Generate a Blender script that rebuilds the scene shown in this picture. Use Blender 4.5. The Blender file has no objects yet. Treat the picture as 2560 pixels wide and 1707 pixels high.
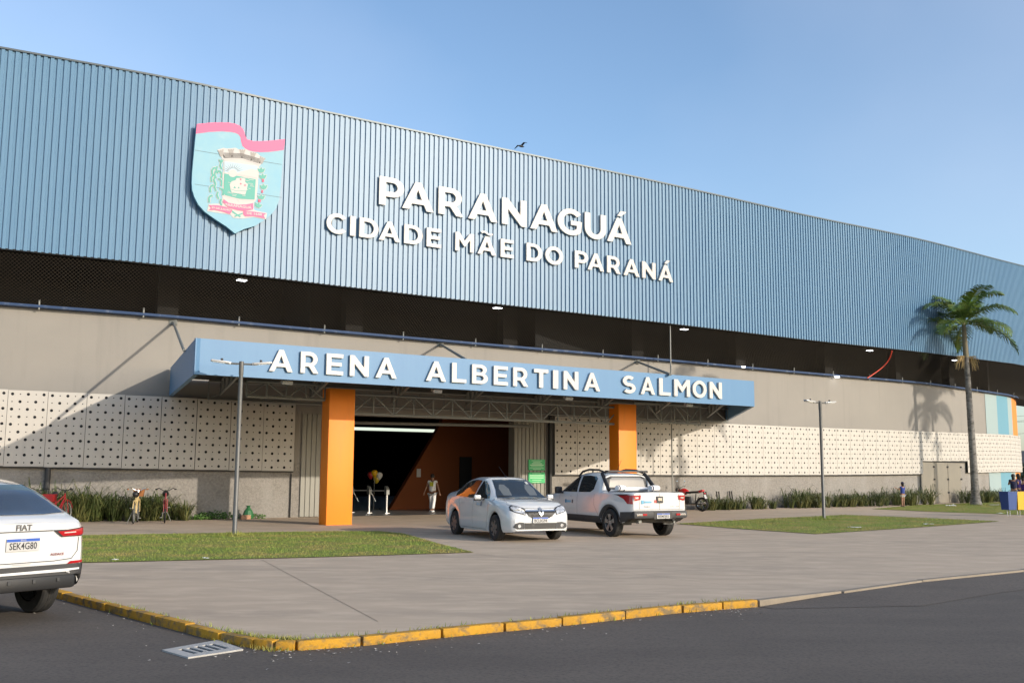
import bpy, bmesh, math, random
import numpy as np
from mathutils import Vector, Matrix
from mathutils.bvhtree import BVHTree
from mathutils.geometry import tessellate_polygon
random.seed(7); rng = np.random.default_rng(7)
R = math.radians
scene = bpy.context.scene
COL = scene.collection

# ---------------------------------------------------------------- camera
F, CX, CY, HC = 2500.0, 1280.0, 853.5, 1.6
PITCH = math.atan((1180 - CY) / F); ROLL = 0.006
cam_d = bpy.data.cameras.new('camera'); cam = bpy.data.objects.new('camera', cam_d); COL.objects.link(cam)
FW = Vector((0, math.cos(PITCH), math.sin(PITCH))); UP0 = Vector((0, -math.sin(PITCH), math.cos(PITCH))); RT0 = Vector((1, 0, 0))
RT = RT0 * math.cos(ROLL) + UP0 * math.sin(ROLL); UP = UP0 * math.cos(ROLL) - RT0 * math.sin(ROLL)
cam.matrix_world = Matrix(((RT.x, UP.x, -FW.x, 0), (RT.y, UP.y, -FW.y, 0), (RT.z, UP.z, -FW.z, HC), (0, 0, 0, 1)))
cam_d.sensor_fit = 'HORIZONTAL'; cam_d.sensor_width = 36.0; cam_d.lens = 36.0 * F / 2560.0
cam_d.clip_start = 0.1; cam_d.clip_end = 5000
scene.camera = cam

# ---------------------------------------------------------------- sky, sun, exposure
SUN_EL, SUN_AZ = R(17.0), R(124.0)            # azimuth from +Y towards +X
w = bpy.data.worlds.new('World'); scene.world = w; w.use_nodes = True
nt = w.node_tree; nt.nodes.clear()
out = nt.nodes.new('ShaderNodeOutputWorld'); bg = nt.nodes.new('ShaderNodeBackground'); sky = nt.nodes.new('ShaderNodeTexSky')
sky.sky_type = 'NISHITA'; sky.sun_disc = False; sky.sun_elevation = SUN_EL; sky.sun_rotation = SUN_AZ
sky.air_density = 1.0; sky.dust_density = 1.3; sky.ozone_density = 2.4; sky.altitude = 0
bg.inputs['Strength'].default_value = 0.15
tc = nt.nodes.new('ShaderNodeTexCoord'); mp = nt.nodes.new('ShaderNodeMapping'); mp.inputs['Scale'].default_value = (0.7, 0.7, 1.0); mp.inputs['Location'].default_value = (0.6, 0.2, 0.1)
nz = nt.nodes.new('ShaderNodeTexNoise'); nz.inputs['Scale'].default_value = 2.3; nz.inputs['Detail'].default_value = 5; nz.inputs['Roughness'].default_value = 0.45
rp = nt.nodes.new('ShaderNodeMapRange'); rp.inputs['From Min'].default_value = 0.38; rp.inputs['From Max'].default_value = 0.9; rp.inputs['To Max'].default_value = 0.42
mx = nt.nodes.new('ShaderNodeMix'); mx.data_type = 'RGBA'; mx.inputs['B'].default_value = (3.6, 3.8, 4.4, 1)
nt.links.new(tc.outputs['Generated'], mp.inputs['Vector']); nt.links.new(mp.outputs['Vector'], nz.inputs['Vector'])
nt.links.new(nz.outputs['Fac'], rp.inputs['Value']); nt.links.new(rp.outputs['Result'], mx.inputs['Factor'])
nt.links.new(sky.outputs['Color'], mx.inputs['A']); nt.links.new(mx.outputs['Result'], bg.inputs['Color']); nt.links.new(bg.outputs['Background'], out.inputs['Surface'])
sl = bpy.data.lights.new('sun', 'SUN'); so = bpy.data.objects.new('sun', sl); COL.objects.link(so)
sl.energy = 2.35; sl.angle = R(0.6); sl.color = (1.0, 0.89, 0.745)
SDIR = Vector((math.sin(SUN_AZ) * math.cos(SUN_EL), math.cos(SUN_AZ) * math.cos(SUN_EL), math.sin(SUN_EL)))
so.rotation_euler = SDIR.to_track_quat('Z', 'Y').to_euler(); so.location = (30, -20, 40)
scene.view_settings.view_transform = 'Standard'; scene.view_settings.look = 'None'
scene.view_settings.exposure = 0.75; scene.view_settings.gamma = 1.0

# ---------------------------------------------------------------- measuring helpers
def ray(x, y): return FW + RT * ((x - CX) / F) - UP * ((y - CY) / F)
def G(x, y, z=0.0):
    d = ray(x, y); t = (z - HC) / d.z
    return Vector((d.x * t, d.y * t, z))

# ---------------------------------------------------------------- materials
def mat(name, col, rough=0.6, metal=0.0, noise=None, bump=None, coat=0.0, spec=0.5, emit=None, sss=None, noise2=None):
    m = bpy.data.materials.new(name); m.use_nodes = True
    t = m.node_tree; b = t.nodes['Principled BSDF']
    b.inputs['Base Color'].default_value = (*col, 1); b.inputs['Roughness'].default_value = rough; b.inputs['Metallic'].default_value = metal
    b.inputs['Specular IOR Level'].default_value = spec; b.inputs['Coat Weight'].default_value = coat; b.inputs['Coat Roughness'].default_value = 0.04
    if emit:
        b.inputs['Emission Color'].default_value = (*emit[0], 1); b.inputs['Emission Strength'].default_value = emit[1]
    tcn = None
    def coords():
        n = t.nodes.new('ShaderNodeTexCoord'); return n.outputs['Object']
    src = None
    for k, nn in enumerate((noise, noise2)):
        if not nn: continue
        sc, amt, col2 = nn[:3]
        n = t.nodes.new('ShaderNodeTexNoise'); n.inputs['Detail'].default_value = 8; n.inputs['Roughness'].default_value = 0.62
        mpn = t.nodes.new('ShaderNodeMapping'); mpn.inputs['Scale'].default_value = sc if isinstance(sc, tuple) else (sc,) * 3
        n.inputs['Scale'].default_value = 1.0
        t.links.new(coords(), mpn.inputs['Vector']); t.links.new(mpn.outputs['Vector'], n.inputs['Vector'])
        lo, hi = nn[3] if len(nn) > 3 else (0.35, 0.7)
        r_ = t.nodes.new('ShaderNodeMapRange'); r_.inputs['From Min'].default_value = lo; r_.inputs['From Max'].default_value = hi; r_.inputs['To Max'].default_value = amt
        t.links.new(n.outputs['Fac'], r_.inputs['Value'])
        mm = t.nodes.new('ShaderNodeMix'); mm.data_type = 'RGBA'; mm.inputs['A'].default_value = (*col, 1); mm.inputs['B'].default_value = (*col2, 1)
        if src: t.links.new(src, mm.inputs['A'])
        t.links.new(r_.outputs['Result'], mm.inputs['Factor']); src = mm.outputs['Result']
    if src: t.links.new(src, b.inputs['Base Color'])
    if bump:
        n = t.nodes.new('ShaderNodeTexNoise'); n.inputs['Scale'].default_value = bump[0]; n.inputs['Detail'].default_value = 6
        t.links.new(coords(), n.inputs['Vector'])
        bp = t.nodes.new('ShaderNodeBump'); bp.inputs['Strength'].default_value = bump[1]; bp.inputs['Distance'].default_value = bump[2] if len(bump) > 2 else 0.02
        t.links.new(n.outputs['Fac'], bp.inputs['Height']); t.links.new(bp.outputs['Normal'], b.inputs['Normal'])
    return m
M = {}
M['clad'] = mat('blue_metal_sheet', (0.098, 0.205, 0.325), 0.42, noise=((0.35, 0.35, 0.12), 0.6, (0.125, 0.235, 0.345)), noise2=((6, 6, 0.25), 0.45, (0.075, 0.165, 0.275), (0.5, 0.8)))
M['fascia'] = mat('blue_painted_fascia', (0.072, 0.19, 0.35), 0.5, noise=((3, 3, 0.3), 0.5, (0.09, 0.22, 0.375)), noise2=((9, 9, 0.5), 0.5, (0.065, 0.18, 0.33), (0.52, 0.8)))
M['trim'] = mat('galvanised_trim', (0.10, 0.12, 0.13), 0.45, 0.3, noise=(0.5, 0.7, (0.26, 0.17, 0.1), (0.6, 0.85)))
M['upper'] = mat('beige_rendered_wall', (0.265, 0.247, 0.22), 0.85, noise=((0.25, 0.25, 0.35), 0.7, (0.225, 0.213, 0.193)), noise2=((2.2, 2.2, 0.18), 0.5, (0.18, 0.17, 0.155), (0.52, 0.78)), bump=(25, 0.15))
M['rough'] = mat('rough_exposed_concrete', (0.27, 0.25, 0.225), 0.9, noise=((14, 14, 14), 0.8, (0.15, 0.14, 0.125)), noise2=((0.8, 0.8, 0.5), 0.6, (0.33, 0.32, 0.3), (0.45, 0.75)), bump=(30, 0.6, 0.02))
M['panel'] = mat('cream_perforated_panel', (0.48, 0.455, 0.41), 0.6, noise=((0.6, 0.6, 0.6), 0.4, (0.43, 0.40, 0.355)), noise2=((3, 3, .5), 0.35, (0.36, 0.335, 0.3), (0.52, 0.75)))
M['panel_dark'] = mat('panel_hole_shade', (0.012, 0.013, 0.017), 0.9)  # near-black sheet added behind the panels so their holes look shaded
M['white_sign'] = mat('white_sign_paint', (0.53, 0.505, 0.47), 0.45, noise=((1.5, 1.5, 0.6), 0.35, (0.56, 0.51, 0.44), (0.5, 0.8)))
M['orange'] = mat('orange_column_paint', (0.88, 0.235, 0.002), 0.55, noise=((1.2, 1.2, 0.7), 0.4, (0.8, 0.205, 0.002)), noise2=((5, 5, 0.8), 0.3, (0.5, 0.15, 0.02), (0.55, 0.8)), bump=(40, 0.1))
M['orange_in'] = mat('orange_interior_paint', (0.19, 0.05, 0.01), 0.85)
M['steel'] = mat('grey_structural_steel', (0.22, 0.225, 0.21), 0.55, 0.2)
M['deck'] = mat('canopy_deck_sheet', (0.07, 0.072, 0.07), 0.6, 0.3, noise=((1, 1, 1), 0.5, (0.05, 0.05, 0.048)))
M['corr'] = mat('grey_corrugated_sheet', (0.24, 0.235, 0.205), 0.55, 0.1, noise=((2, 2, 0.3), 0.5, (0.19, 0.185, 0.165)))
M['pipe'] = mat('blue_painted_pipe', (0.035, 0.065, 0.14), 0.45, noise=((3, 3, 3), 0.6, (0.25, 0.28, 0.33), (0.55, 0.75)))
M['black'] = mat('black_plastic', (0.012, 0.012, 0.013), 0.5)
M['dkgrey'] = mat('dark_grey_plastic', (0.035, 0.035, 0.037), 0.6, noise=(6, 0.5, (0.05, 0.05, 0.048)))
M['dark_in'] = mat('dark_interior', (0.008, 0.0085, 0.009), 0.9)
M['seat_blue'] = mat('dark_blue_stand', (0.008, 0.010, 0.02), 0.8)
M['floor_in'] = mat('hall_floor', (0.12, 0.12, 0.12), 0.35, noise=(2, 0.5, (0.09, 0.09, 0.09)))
M['lamp_on'] = mat('lit_led_panel', (0.9, 0.9, 0.95), 0.5, emit=((0.92, 0.94, 1.0), 6.0))
M['chrome'] = mat('chrome', (0.62, 0.63, 0.65), 0.12, 1.0)
M['alu'] = mat('machined_alloy', (0.45, 0.46, 0.47), 0.3, 0.9)
M['bright'] = mat('chrome_sky_reflection', (.72, .73, .75), .35, .3)  # pale base colour stands in for sky mirrored in chrome
M['bikered'] = mat('dark_red_bicycle_paint', (.24, .014, .018), .35, coat=.4)
M['glass'] = mat('dark_window_glass', (0.018, 0.022, 0.024), 0.03, spec=0.8, coat=0.5, noise=(1.2, 0.4, (0.03, 0.035, 0.036)))
M['carwhite'] = mat('white_car_paint', (0.62, 0.625, 0.62), 0.2, coat=1.0, noise=((1.2, 1.2, 2.0), 0.25, (0.55, 0.545, 0.525), (0.5, 0.8)))
M['tyre'] = mat('tyre_rubber', (0.018, 0.018, 0.018), 0.85, noise=(9, 0.6, (0.05, 0.045, 0.04), (0.5, 0.75)))
M['redlens'] = mat('red_lamp_lens', (0.36, 0.008, 0.012), 0.12, coat=0.5)
M['redpaint'] = mat('red_gloss_paint', (0.5, 0.015, 0.02), 0.25, coat=0.6)
M['lens'] = mat('clear_lamp_lens', (0.66, 0.68, 0.7), 0.14, 0.4, noise=(18, 0.8, (0.16, 0.16, 0.17), (0.45, 0.62)))
M['platewhite'] = mat('number_plate_white', (0.46, 0.46, 0.45), 0.45)
M['plateblue'] = mat('number_plate_blue', (0.02, 0.09, 0.42), 0.45)
M['ink'] = mat('black_lettering', (0.015, 0.015, 0.018), 0.5)
M['green'] = mat('green_sign', (0.02, 0.42, 0.13), 0.5)
M['greentxt'] = mat('pale_sign_text', (0.5, 0.72, 0.5), 0.6)
M['yellow_bin'] = mat('yellow_bin_plastic', (0.62, 0.36, 0.01), 0.45, noise=(4, 0.3, (0.5, 0.28, 0.02)))
M['blue_bin'] = mat('blue_bin_plastic', (0.012, 0.05, 0.2), 0.45, noise=(4, 0.3, (0.02, 0.07, 0.22)))
M['post'] = mat('grey_lamp_post', (0.13, 0.13, 0.125), 0.5, 0.3, noise=(3, 0.5, (0.09, 0.09, 0.085)))
M['lumin'] = mat('pale_luminaire', (0.42, 0.42, 0.42), 0.4, 0.2)
M['yellow_kerb'] = mat('worn_yellow_kerb_paint', (0.52, 0.27, 0.012), 0.8, noise=((1.6, 1.6, 1.6), 0.8, (0.33, 0.17, 0.02)), noise2=((6, 6, 9), 0.9, (0.15, 0.115, 0.065), (0.48, 0.62)), bump=(25, 0.5))
M['kerb'] = mat('bare_kerb_concrete', (0.27, 0.225, 0.17), 0.9, noise=(5, 0.7, (0.2, 0.17, 0.13)), bump=(25, 0.4))
M['trunk'] = mat('palm_trunk_bark', (0.2, 0.19, 0.175), 0.9, noise=((4, 4, 9), 0.9, (0.07, 0.065, 0.055), (0.42, 0.62)), noise2=((1.5, 1.5, 1.5), 0.6, (0.3, 0.29, 0.27), (0.5, 0.7)), bump=(20, 0.5))
M['shaft'] = mat('palm_crownshaft', (0.24, 0.2, 0.13), 0.7, noise=((2, 2, 1), 0.6, (0.16, 0.15, 0.08)))
M['frond'] = mat('palm_frond', (0.08, 0.15, 0.026), 0.45, noise=((0.9, 0.9, 0.9), 0.9, (0.2, 0.22, 0.04), (0.45, 0.7)))
M['infl'] = mat('palm_flower_stalk', (0.42, 0.3, 0.13), 0.8)
M['blade'] = mat('strap_leaf', (0.07, 0.095, 0.024), 0.5, noise=((1.6, 1.6, 1.6), 0.9, (0.24, 0.2, 0.065), (0.47, 0.72)), noise2=((7, 7, 7), 0.5, (0.03, 0.06, 0.02)))
M['weed'] = mat('green_weed_leaf', (0.05, 0.13, 0.02), 0.6, noise=(5, 0.6, (0.09, 0.14, 0.03)))
M['grass'] = mat('lawn_turf', (0.17, 0.215, 0.028), 0.9, noise=((0.9, 0.9, 0.9), 0.9, (0.34, 0.24, 0.08), (0.42, 0.7)), noise2=((14, 14, 14), 0.6, (0.15, 0.18, 0.02), (0.45, 0.7)), bump=(40, 0.9, 0.04))
M['gblade'] = mat('grass_blade', (0.185, 0.25, 0.036), 0.7, noise=((0.9, 0.9, 0.9), 0.9, (0.36, 0.27, 0.085), (0.45, 0.7)))
M['litter'] = mat('white_litter', (0.72, 0.72, 0.72), 0.6)
M['skin'] = mat('skin', (0.3, 0.16, 0.1), 0.6)
M['hair'] = mat('dark_hair', (0.015, 0.011, 0.009), 0.6)
M['cloth_white'] = mat('white_clothing', (0.8, 0.8, 0.81), 0.85, noise=(6, 0.3, (0.6, 0.58, 0.56)))
M['cloth_blue'] = mat('blue_clothing', (0.02, 0.045, 0.22), 0.85)
M['cloth_navy'] = mat('navy_clothing', (0.012, 0.014, 0.05), 0.85)
M['denim'] = mat('pale_denim', (0.2, 0.28, 0.38), 0.85)
M['purple'] = mat('purple_clothing', (0.05, 0.02, 0.16), 0.85)
M['wood'] = mat('varnished_wicker', (0.33, 0.13, 0.04), 0.6, noise=(30, 0.6, (0.22, 0.08, 0.02)))
M['cream'] = mat('cream_paint', (0.55, 0.42, 0.2), 0.4)

def wavy_ground(name, c1, c2, c3, sc1, sc2, rough, fine, spot=None):
    m = mat(name, c1, rough, noise=(sc1, 0.8, c2, (0.38, 0.68)), noise2=(sc2, 0.75, c3, (0.46, 0.7)), bump=(fine, 0.35, 0.01))
    return m
M['concrete'] = wavy_ground('plaza_concrete', (0.47, 0.365, 0.262), (0.35, 0.277, 0.205), (0.58, 0.455, 0.33), (0.18, 0.8, 1), (1.2, 2.6, 1), 0.85, 60)
M['asphalt'] = wavy_ground('asphalt', (0.088, 0.072, 0.06), (0.125, 0.103, 0.085), (0.04, 0.034, 0.03), (0.3, 0.9, 1), (30, 30, 30), 0.9, 120)
M['earth'] = mat('far_ground', (0.14, 0.13, 0.09), 0.95, noise=(0.05, 0.8, (0.08, 0.1, 0.04)))

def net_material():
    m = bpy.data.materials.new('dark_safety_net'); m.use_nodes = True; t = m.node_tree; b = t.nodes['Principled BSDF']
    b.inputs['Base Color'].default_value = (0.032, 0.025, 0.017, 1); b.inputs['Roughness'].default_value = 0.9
    uv = t.nodes.new('ShaderNodeUVMap'); sp = t.nodes.new('ShaderNodeSeparateXYZ'); t.links.new(uv.outputs['UV'], sp.inputs[0])
    def mth(op, a, bb=None):
        n = t.nodes.new('ShaderNodeMath'); n.operation = op
        for i, v in enumerate((a, bb)):
            if v is None: continue
            if isinstance(v, (int, float)): n.inputs[i].default_value = v
            else: t.links.new(v, n.inputs[i])
        return n.outputs[0]
    u, v = sp.outputs[0], sp.outputs[1]
    p1 = mth('ABSOLUTE', mth('SINE', mth('MULTIPLY', mth('ADD', u, v), 26.0)))
    p2 = mth('ABSOLUTE', mth('SINE', mth('MULTIPLY', mth('SUBTRACT', u, v), 26.0)))
    k = mth('LESS_THAN', mth('MINIMUM', p1, p2), 0.2)
    tr = t.nodes.new('ShaderNodeBsdfTransparent'); ms = t.nodes.new('ShaderNodeMixShader')
    t.links.new(k, ms.inputs[0]); t.links.new(tr.outputs[0], ms.inputs[1]); t.links.new(b.outputs[0], ms.inputs[2])
    t.links.new(ms.outputs[0], t.nodes['Material Output'].inputs['Surface'])
    return m
M['net'] = net_material()

# ---------------------------------------------------------------- object helpers
XF = {}
def thing(name, label, cat, loc=(0, 0, 0), rz=0.0, group=None):
    o = bpy.data.objects.new(name, None); COL.objects.link(o)
    o.location = loc; o.rotation_euler = (0, 0, rz); o.empty_display_size = 0.3
    o['label'] = label; o['category'] = cat
    if group: o['group'] = group
    XF[o] = Matrix.Translation(Vector(loc)) @ Matrix.Rotation(rz, 4, 'Z')
    return o
def tag(o, label=None, cat=None, group=None, kind=None):
    if label: o['label'] = label
    if cat: o['category'] = cat
    if group: o['group'] = group
    if kind: o['kind'] = kind
    return o
def copy_thing(o, loc, rz, label, group=None):
    c = o.copy(); COL.objects.link(c); c.location = loc; c.rotation_euler = (0, 0, rz); c['label'] = label
    XF[c] = Matrix.Translation(Vector(loc)) @ Matrix.Rotation(rz, 4, 'Z')
    if group: c['group'] = group
    for ch in [x for x in bpy.data.objects if x.parent == o]:
        d = ch.copy(); COL.objects.link(d); d.parent = c
        for g in [x for x in bpy.data.objects if x.parent == ch]:
            e = g.copy(); COL.objects.link(e); e.parent = d
    return c

class MB:
    def __init__(s): s.v = []; s.f = []; s.uv = None
    def add(s, vs, fs):
        k = len(s.v); s.v += [tuple(p) for p in vs]; s.f += [tuple(i + k for i in f) for f in fs]; return s
    def box(s, c, d, rot=None, bev=0.0):
        hx, hy, hz = d[0] / 2, d[1] / 2, d[2] / 2
        if bev > 0:
            bm = bmesh.new(); bmesh.ops.create_cube(bm, size=1.0)
            for q in bm.verts: q.co = Vector((q.co.x * d[0], q.co.y * d[1], q.co.z * d[2]))
            bmesh.ops.bevel(bm, geom=bm.edges[:], offset=bev, segments=2, affect='EDGES', profile=0.6)
            bm.verts.index_update(); P = [q.co.copy() for q in bm.verts]; fs = [[q.index for q in f.verts] for f in bm.faces]; bm.free()
        else:
            P = [Vector((x, y, z)) for x in (-hx, hx) for y in (-hy, hy) for z in (-hz, hz)]
            fs = [(0, 1, 3, 2), (4, 6, 7, 5), (0, 4, 5, 1), (2, 3, 7, 6), (0, 2, 6, 4), (1, 5, 7, 3)]
        if rot is not None: P = [rot @ p for p in P]
        return s.add([p + Vector(c) for p in P], fs)
    def tube(s, a, b, r, n=8, r2=None):
        a, b = Vector(a), Vector(b); d = (b - a)
        if d.length < 1e-6: return s
        q = d.to_track_quat('Z', 'Y'); r2 = r if r2 is None else r2
        vs = []
        for p, rr in ((a, r), (b, r2)):
            for i in range(n):
                t = 2 * math.pi * i / n; vs.append(p + q @ Vector((rr * math.cos(t), rr * math.sin(t), 0)))
        fs = [(i, (i + 1) % n, n + (i + 1) % n, n + i) for i in range(n)] + [tuple(range(n - 1, -1, -1)), tuple(range(n, 2 * n))]
        return s.add(vs, fs)
    def path(s, pts, r, n=8, rs=None):
        pts = [Vector(p) for p in pts]; k = len(pts); vs = []; ref = None
        for i, p in enumerate(pts):
            d = (pts[min(i + 1, k - 1)] - pts[max(i - 1, 0)]).normalized()
            if ref is None: ref = d.orthogonal().normalized()
            ref = (ref - d * ref.dot(d)).normalized(); b = d.cross(ref); rr = rs[i] if rs else r
            for j in range(n):
                t = 2 * math.pi * j / n; vs.append(p + ref * (rr * math.cos(t)) + b * (rr * math.sin(t)))
        fs = [(i * n + j, i * n + (j + 1) % n, (i + 1) * n + (j + 1) % n, (i + 1) * n + j) for i in range(k - 1) for j in range(n)]
        fs += [tuple(range(n - 1, -1, -1)), tuple(range((k - 1) * n, k * n))]
        return s.add(vs, fs)
    def lathe(s, prof, c=(0, 0, 0), axis='Z', n=24, closed=False):
        vs = []; k = len(prof); c = Vector(c)
        for i in range(n):
            t = 2 * math.pi * i / n; ct, st = math.cos(t), math.sin(t)
            for r, h in prof:
                p = {'Z': (r * ct, r * st, h), 'X': (h, r * ct, r * st), 'Y': (r * ct, h, r * st)}[axis]
                vs.append(Vector(p) + c)
        kk = k if closed else k - 1
        fs = [(i * k + j, ((i + 1) % n) * k + j, ((i + 1) % n) * k + (j + 1) % k, i * k + (j + 1) % k) for i in range(n) for j in range(kk)]
        return s.add(vs, fs)
    def slab(s, loops, fr, depth, back=False):
        """fr(u,v,d): 3-D point; loops: outer + holes; extruded from d=0 to d=depth"""
        L = [[Vector((p[0], p[1], 0)) for p in lp] for lp in loops]
        tri = tessellate_polygon(L); flat = [p for lp in L for p in lp]; n = len(flat)
        vs = [fr(p.x, p.y, depth) for p in flat] + [fr(p.x, p.y, 0) for p in flat]
        fs = [tuple(t) for t in tri]
        if back: fs += [tuple(i + n for i in reversed(t)) for t in tri]
        k = 0
        for lp in L:
            m = len(lp); fs += [(k + i, k + (i + 1) % m, n + k + (i + 1) % m, n + k + i) for i in range(m)]; k += m
        return s.add(vs, fs)
    def build(s, name, m, parent=None, smooth=False, world=False, sharp=None, fix=True):
        vs = s.v
        if world and parent is not None:
            I = XF[parent].inverted(); vs = [I @ Vector(p) for p in vs]
        me = bpy.data.meshes.new(name); me.from_pydata([tuple(p) for p in vs], [], s.f); me.validate()
        if fix:
            bm = bmesh.new(); bm.from_mesh(me); bmesh.ops.recalc_face_normals(bm, faces=bm.faces[:]); bm.to_mesh(me); bm.free()
        if smooth or sharp:
            me.polygons.foreach_set('use_smooth', [True] * len(me.polygons))
            me.set_sharp_from_angle(angle=R(sharp or 40))
        if s.uv is not None:
            uvl = me.uv_layers.new(name='UVMap')
            for lp in me.loops: uvl.data[lp.index].uv = s.uv[lp.vertex_index]
        me.materials.append(M[m] if isinstance(m, str) else m)
        o = bpy.data.objects.new(name, me); COL.objects.link(o)
        if parent is not None: o.parent = parent
        return o

def text_mesh(body, size, fr, depth=0.002, bold=0.0, width=None, align='CENTER'):
    cu = bpy.data.curves.new('lettering', 'FONT'); cu.body = body; cu.size = size; cu.align_x = align; cu.align_y = 'CENTER'; cu.offset = bold; cu.resolution_u = 2
    ob = bpy.data.objects.new('lettering', cu); COL.objects.link(ob)
    me = bpy.data.meshes.new_from_object(ob.evaluated_get(bpy.context.evaluated_depsgraph_get()))
    bpy.data.objects.remove(ob); bpy.data.curves.remove(cu)
    vs = [v.co.copy() for v in me.vertices]; fs = [tuple(p.vertices) for p in me.polygons]; bpy.data.meshes.remove(me)
    if width and vs:
        mxw = max(v.x for v in vs) - min(v.x for v in vs); k = width / mxw
        for v in vs: v.x *= k
    mb = MB(); mb.add([fr(v.x, v.y, depth) for v in vs], fs); return mb

# ---------------------------------------------------------------- the facade curve in plan
PX = [0, 413, 735, 1390, 1720, 1990, 2285, 2520]
WP = [(-15.84, 31.07), (-11.41, 33.05), (-7.68, 35.3), (1.80, 41.0), (7.90, 45.05), (14.0, 49.55), (22.22, 55.6), (31.6, 64.2)]
_p = [(-28.0, 26.4), (-22.0, 28.5)] + WP
_r = np.array(_p, float)
def _spline(P, per=24):
    res = []
    for i in range(len(P) - 1):
        p0 = P[max(i - 1, 0)]; p1 = P[i]; p2 = P[i + 1]; p3 = P[min(i + 2, len(P) - 1)]
        for k in range(per):
            t = k / per
            res.append(0.5 * ((2 * p1) + (p2 - p0) * t + (2 * p0 - 5 * p1 + 4 * p2 - p3) * t * t + (3 * p1 - p0 - 3 * p2 + p3) * t ** 3))
    res.append(P[-1]); return np.array(res)
_c = _spline(_r)
for _ in range(40):                                    # fair the curve
    _c[1:-1] = 0.5 * _c[1:-1] + 0.25 * (_c[:-2] + _c[2:])
_main_len = None
def _tail(c, pts): return np.vstack([c, np.array(pts)])
WALL = _tail(_c, [(32.9, 65.7), (33.9, 67.2), (34.4, 68.6), (34.5, 70.2), (34.1, 72.0), (33.0, 74.5), (31.0, 78.0), (27.0, 83.0)])
_dir = (_c[-1] - _c[-6]) / np.linalg.norm(_c[-1] - _c[-6])
_cl = [_c[-1] + _dir * q + np.array([-_dir[1], _dir[0]]) * (q * q * 0.002) for q in (2, 4, 6, 9, 13, 18, 24)]
CLAD = _tail(_c, _cl)
class Curve:
    def __init__(s, P):
        s.P = P; d = np.linalg.norm(np.diff(P, axis=0), axis=1); s.S = np.concatenate([[0], np.cumsum(d)]); s.L = s.S[-1]
        tn = np.gradient(P, s.S, axis=0); tn /= np.linalg.norm(tn, axis=1)[:, None]; s.N = np.stack([tn[:, 1], -tn[:, 0]], 1)
    def at(s, q, o=0.0, z=0.0):
        x = np.interp(q, s.S, s.P[:, 0]); y = np.interp(q, s.S, s.P[:, 1]); nx = np.interp(q, s.S, s.N[:, 0]); ny = np.interp(q, s.S, s.N[:, 1])
        l = math.hypot(nx, ny); return Vector((x + o * nx / l, y + o * ny / l, z))
    def hit(s, px, py, o=0.0):
        d = ray(px, py); Q = s.P + s.N * o; c = Q[:, 0] * d.y - Q[:, 1] * d.x
        for i in range(len(c) - 1):
            if c[i] <= 0 < c[i + 1]:
                t = -c[i] / (c[i + 1] - c[i]); q = Q[i] * (1 - t) + Q[i + 1] * t
                k = math.hypot(*q) / math.hypot(d.x, d.y); return s.S[i] * (1 - t) + s.S[i + 1] * t, HC + d.z * k
        i = int(np.argmax(c / np.hypot(Q[:, 0], Q[:, 1]))); k = math.hypot(*Q[i]) / math.hypot(d.x, d.y); return s.S[i], HC + d.z * k
WC, CC = Curve(WALL), Curve(CLAD)
def level(curve, pts, o, deg=2):
    q = np.array([curve.hit(x, y, o) for x, y in pts]); c = np.polyfit(q[:, 0], q[:, 1], deg)
    lo, hi = q[:, 0].min() - 4, q[:, 0].max() + 1
    return lambda s: float(np.polyval(c, min(max(s, lo), hi)))
OVER = 1.2
Z_pb = level(WC, [(0, 1163.5), (413, 1171), (735, 1178), (1390, 1188), (1720, 1187), (1990, 1185.5), (2285, 1182.6), (2500, 1180.5)], 0.2)
Z_ct = level(WC, [(40, 768), (400, 797), (730, 822), (1410, 882), (1730, 911.5), (1990, 934), (2290, 959)], 0.0)
Z_cb = level(CC, [(5, 620.5), (400, 663), (730, 700), (1410, 779), (1730, 813.4), (1990, 844.7), (2290, 880.6), (2520, 906)], OVER)
Z_rf = level(CC, [(2, 116), (402, 198.7), (860, 290), (1294, 380), (1720, 470), (2109, 560), (2550, 663)], OVER, 3)
PH = 2.35
S0 = 0.0
sL_end = WC.hit(737, 1100, 0.2)[0]; sR_beg = WC.hit(1388, 1100, 0.2)[0]; sR_end = WC.L - 9.0
s_op0 = WC.hit(812, 1200)[0]; s_op1 = WC.hit(1284, 1200)[0]

# ---------------------------------------------------------------- ground
def sheet(name, poly, z, m, kind='structure', cuts=None):
    mb = MB(); tri = tessellate_polygon([[Vector((p[0], p[1], 0)) for p in poly]])
    mb.add([(p[0], p[1], z) for p in poly], [tuple(t) for t in tri]); o = mb.build(name, m, fix=False)
    for p in o.data.polygons:
        if p.normal.z < 0: p.flip()
    o['kind'] = kind; return o
RZ = -0.075
sheet('ground', [(-900, -300), (900, -300), (900, 1600), (-900, 1600)], RZ - 0.06, 'earth')
sheet('road', [(-90, -60), (120, -60), (120, 100), (-90, 100)], RZ, 'asphalt')
KERB = [G(x, y) for x, y in [(165, 1483), (330, 1525), (560, 1582), (640, 1598), (690, 1603), (740, 1603), (900, 1592), (1100, 1573), (1400, 1545), (1700, 1514), (1800, 1506), (1890, 1500)]]
kl = KERB[0] + (KERB[0] - KERB[1]).normalized() * 40
KR = [G(x, y) for x, y in [(2100, 1477), (2300, 1450), (2560, 1424)]]; kr = KR[-1] + (KR[-1] - KR[-2]).normalized() * 60
edge = [kl] + KERB + KR + [kr]
sheet('plaza_pavement', [(p.x, p.y) for p in edge] + [(70, 100), (-70, 100)], 0.0, 'concrete')
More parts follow.
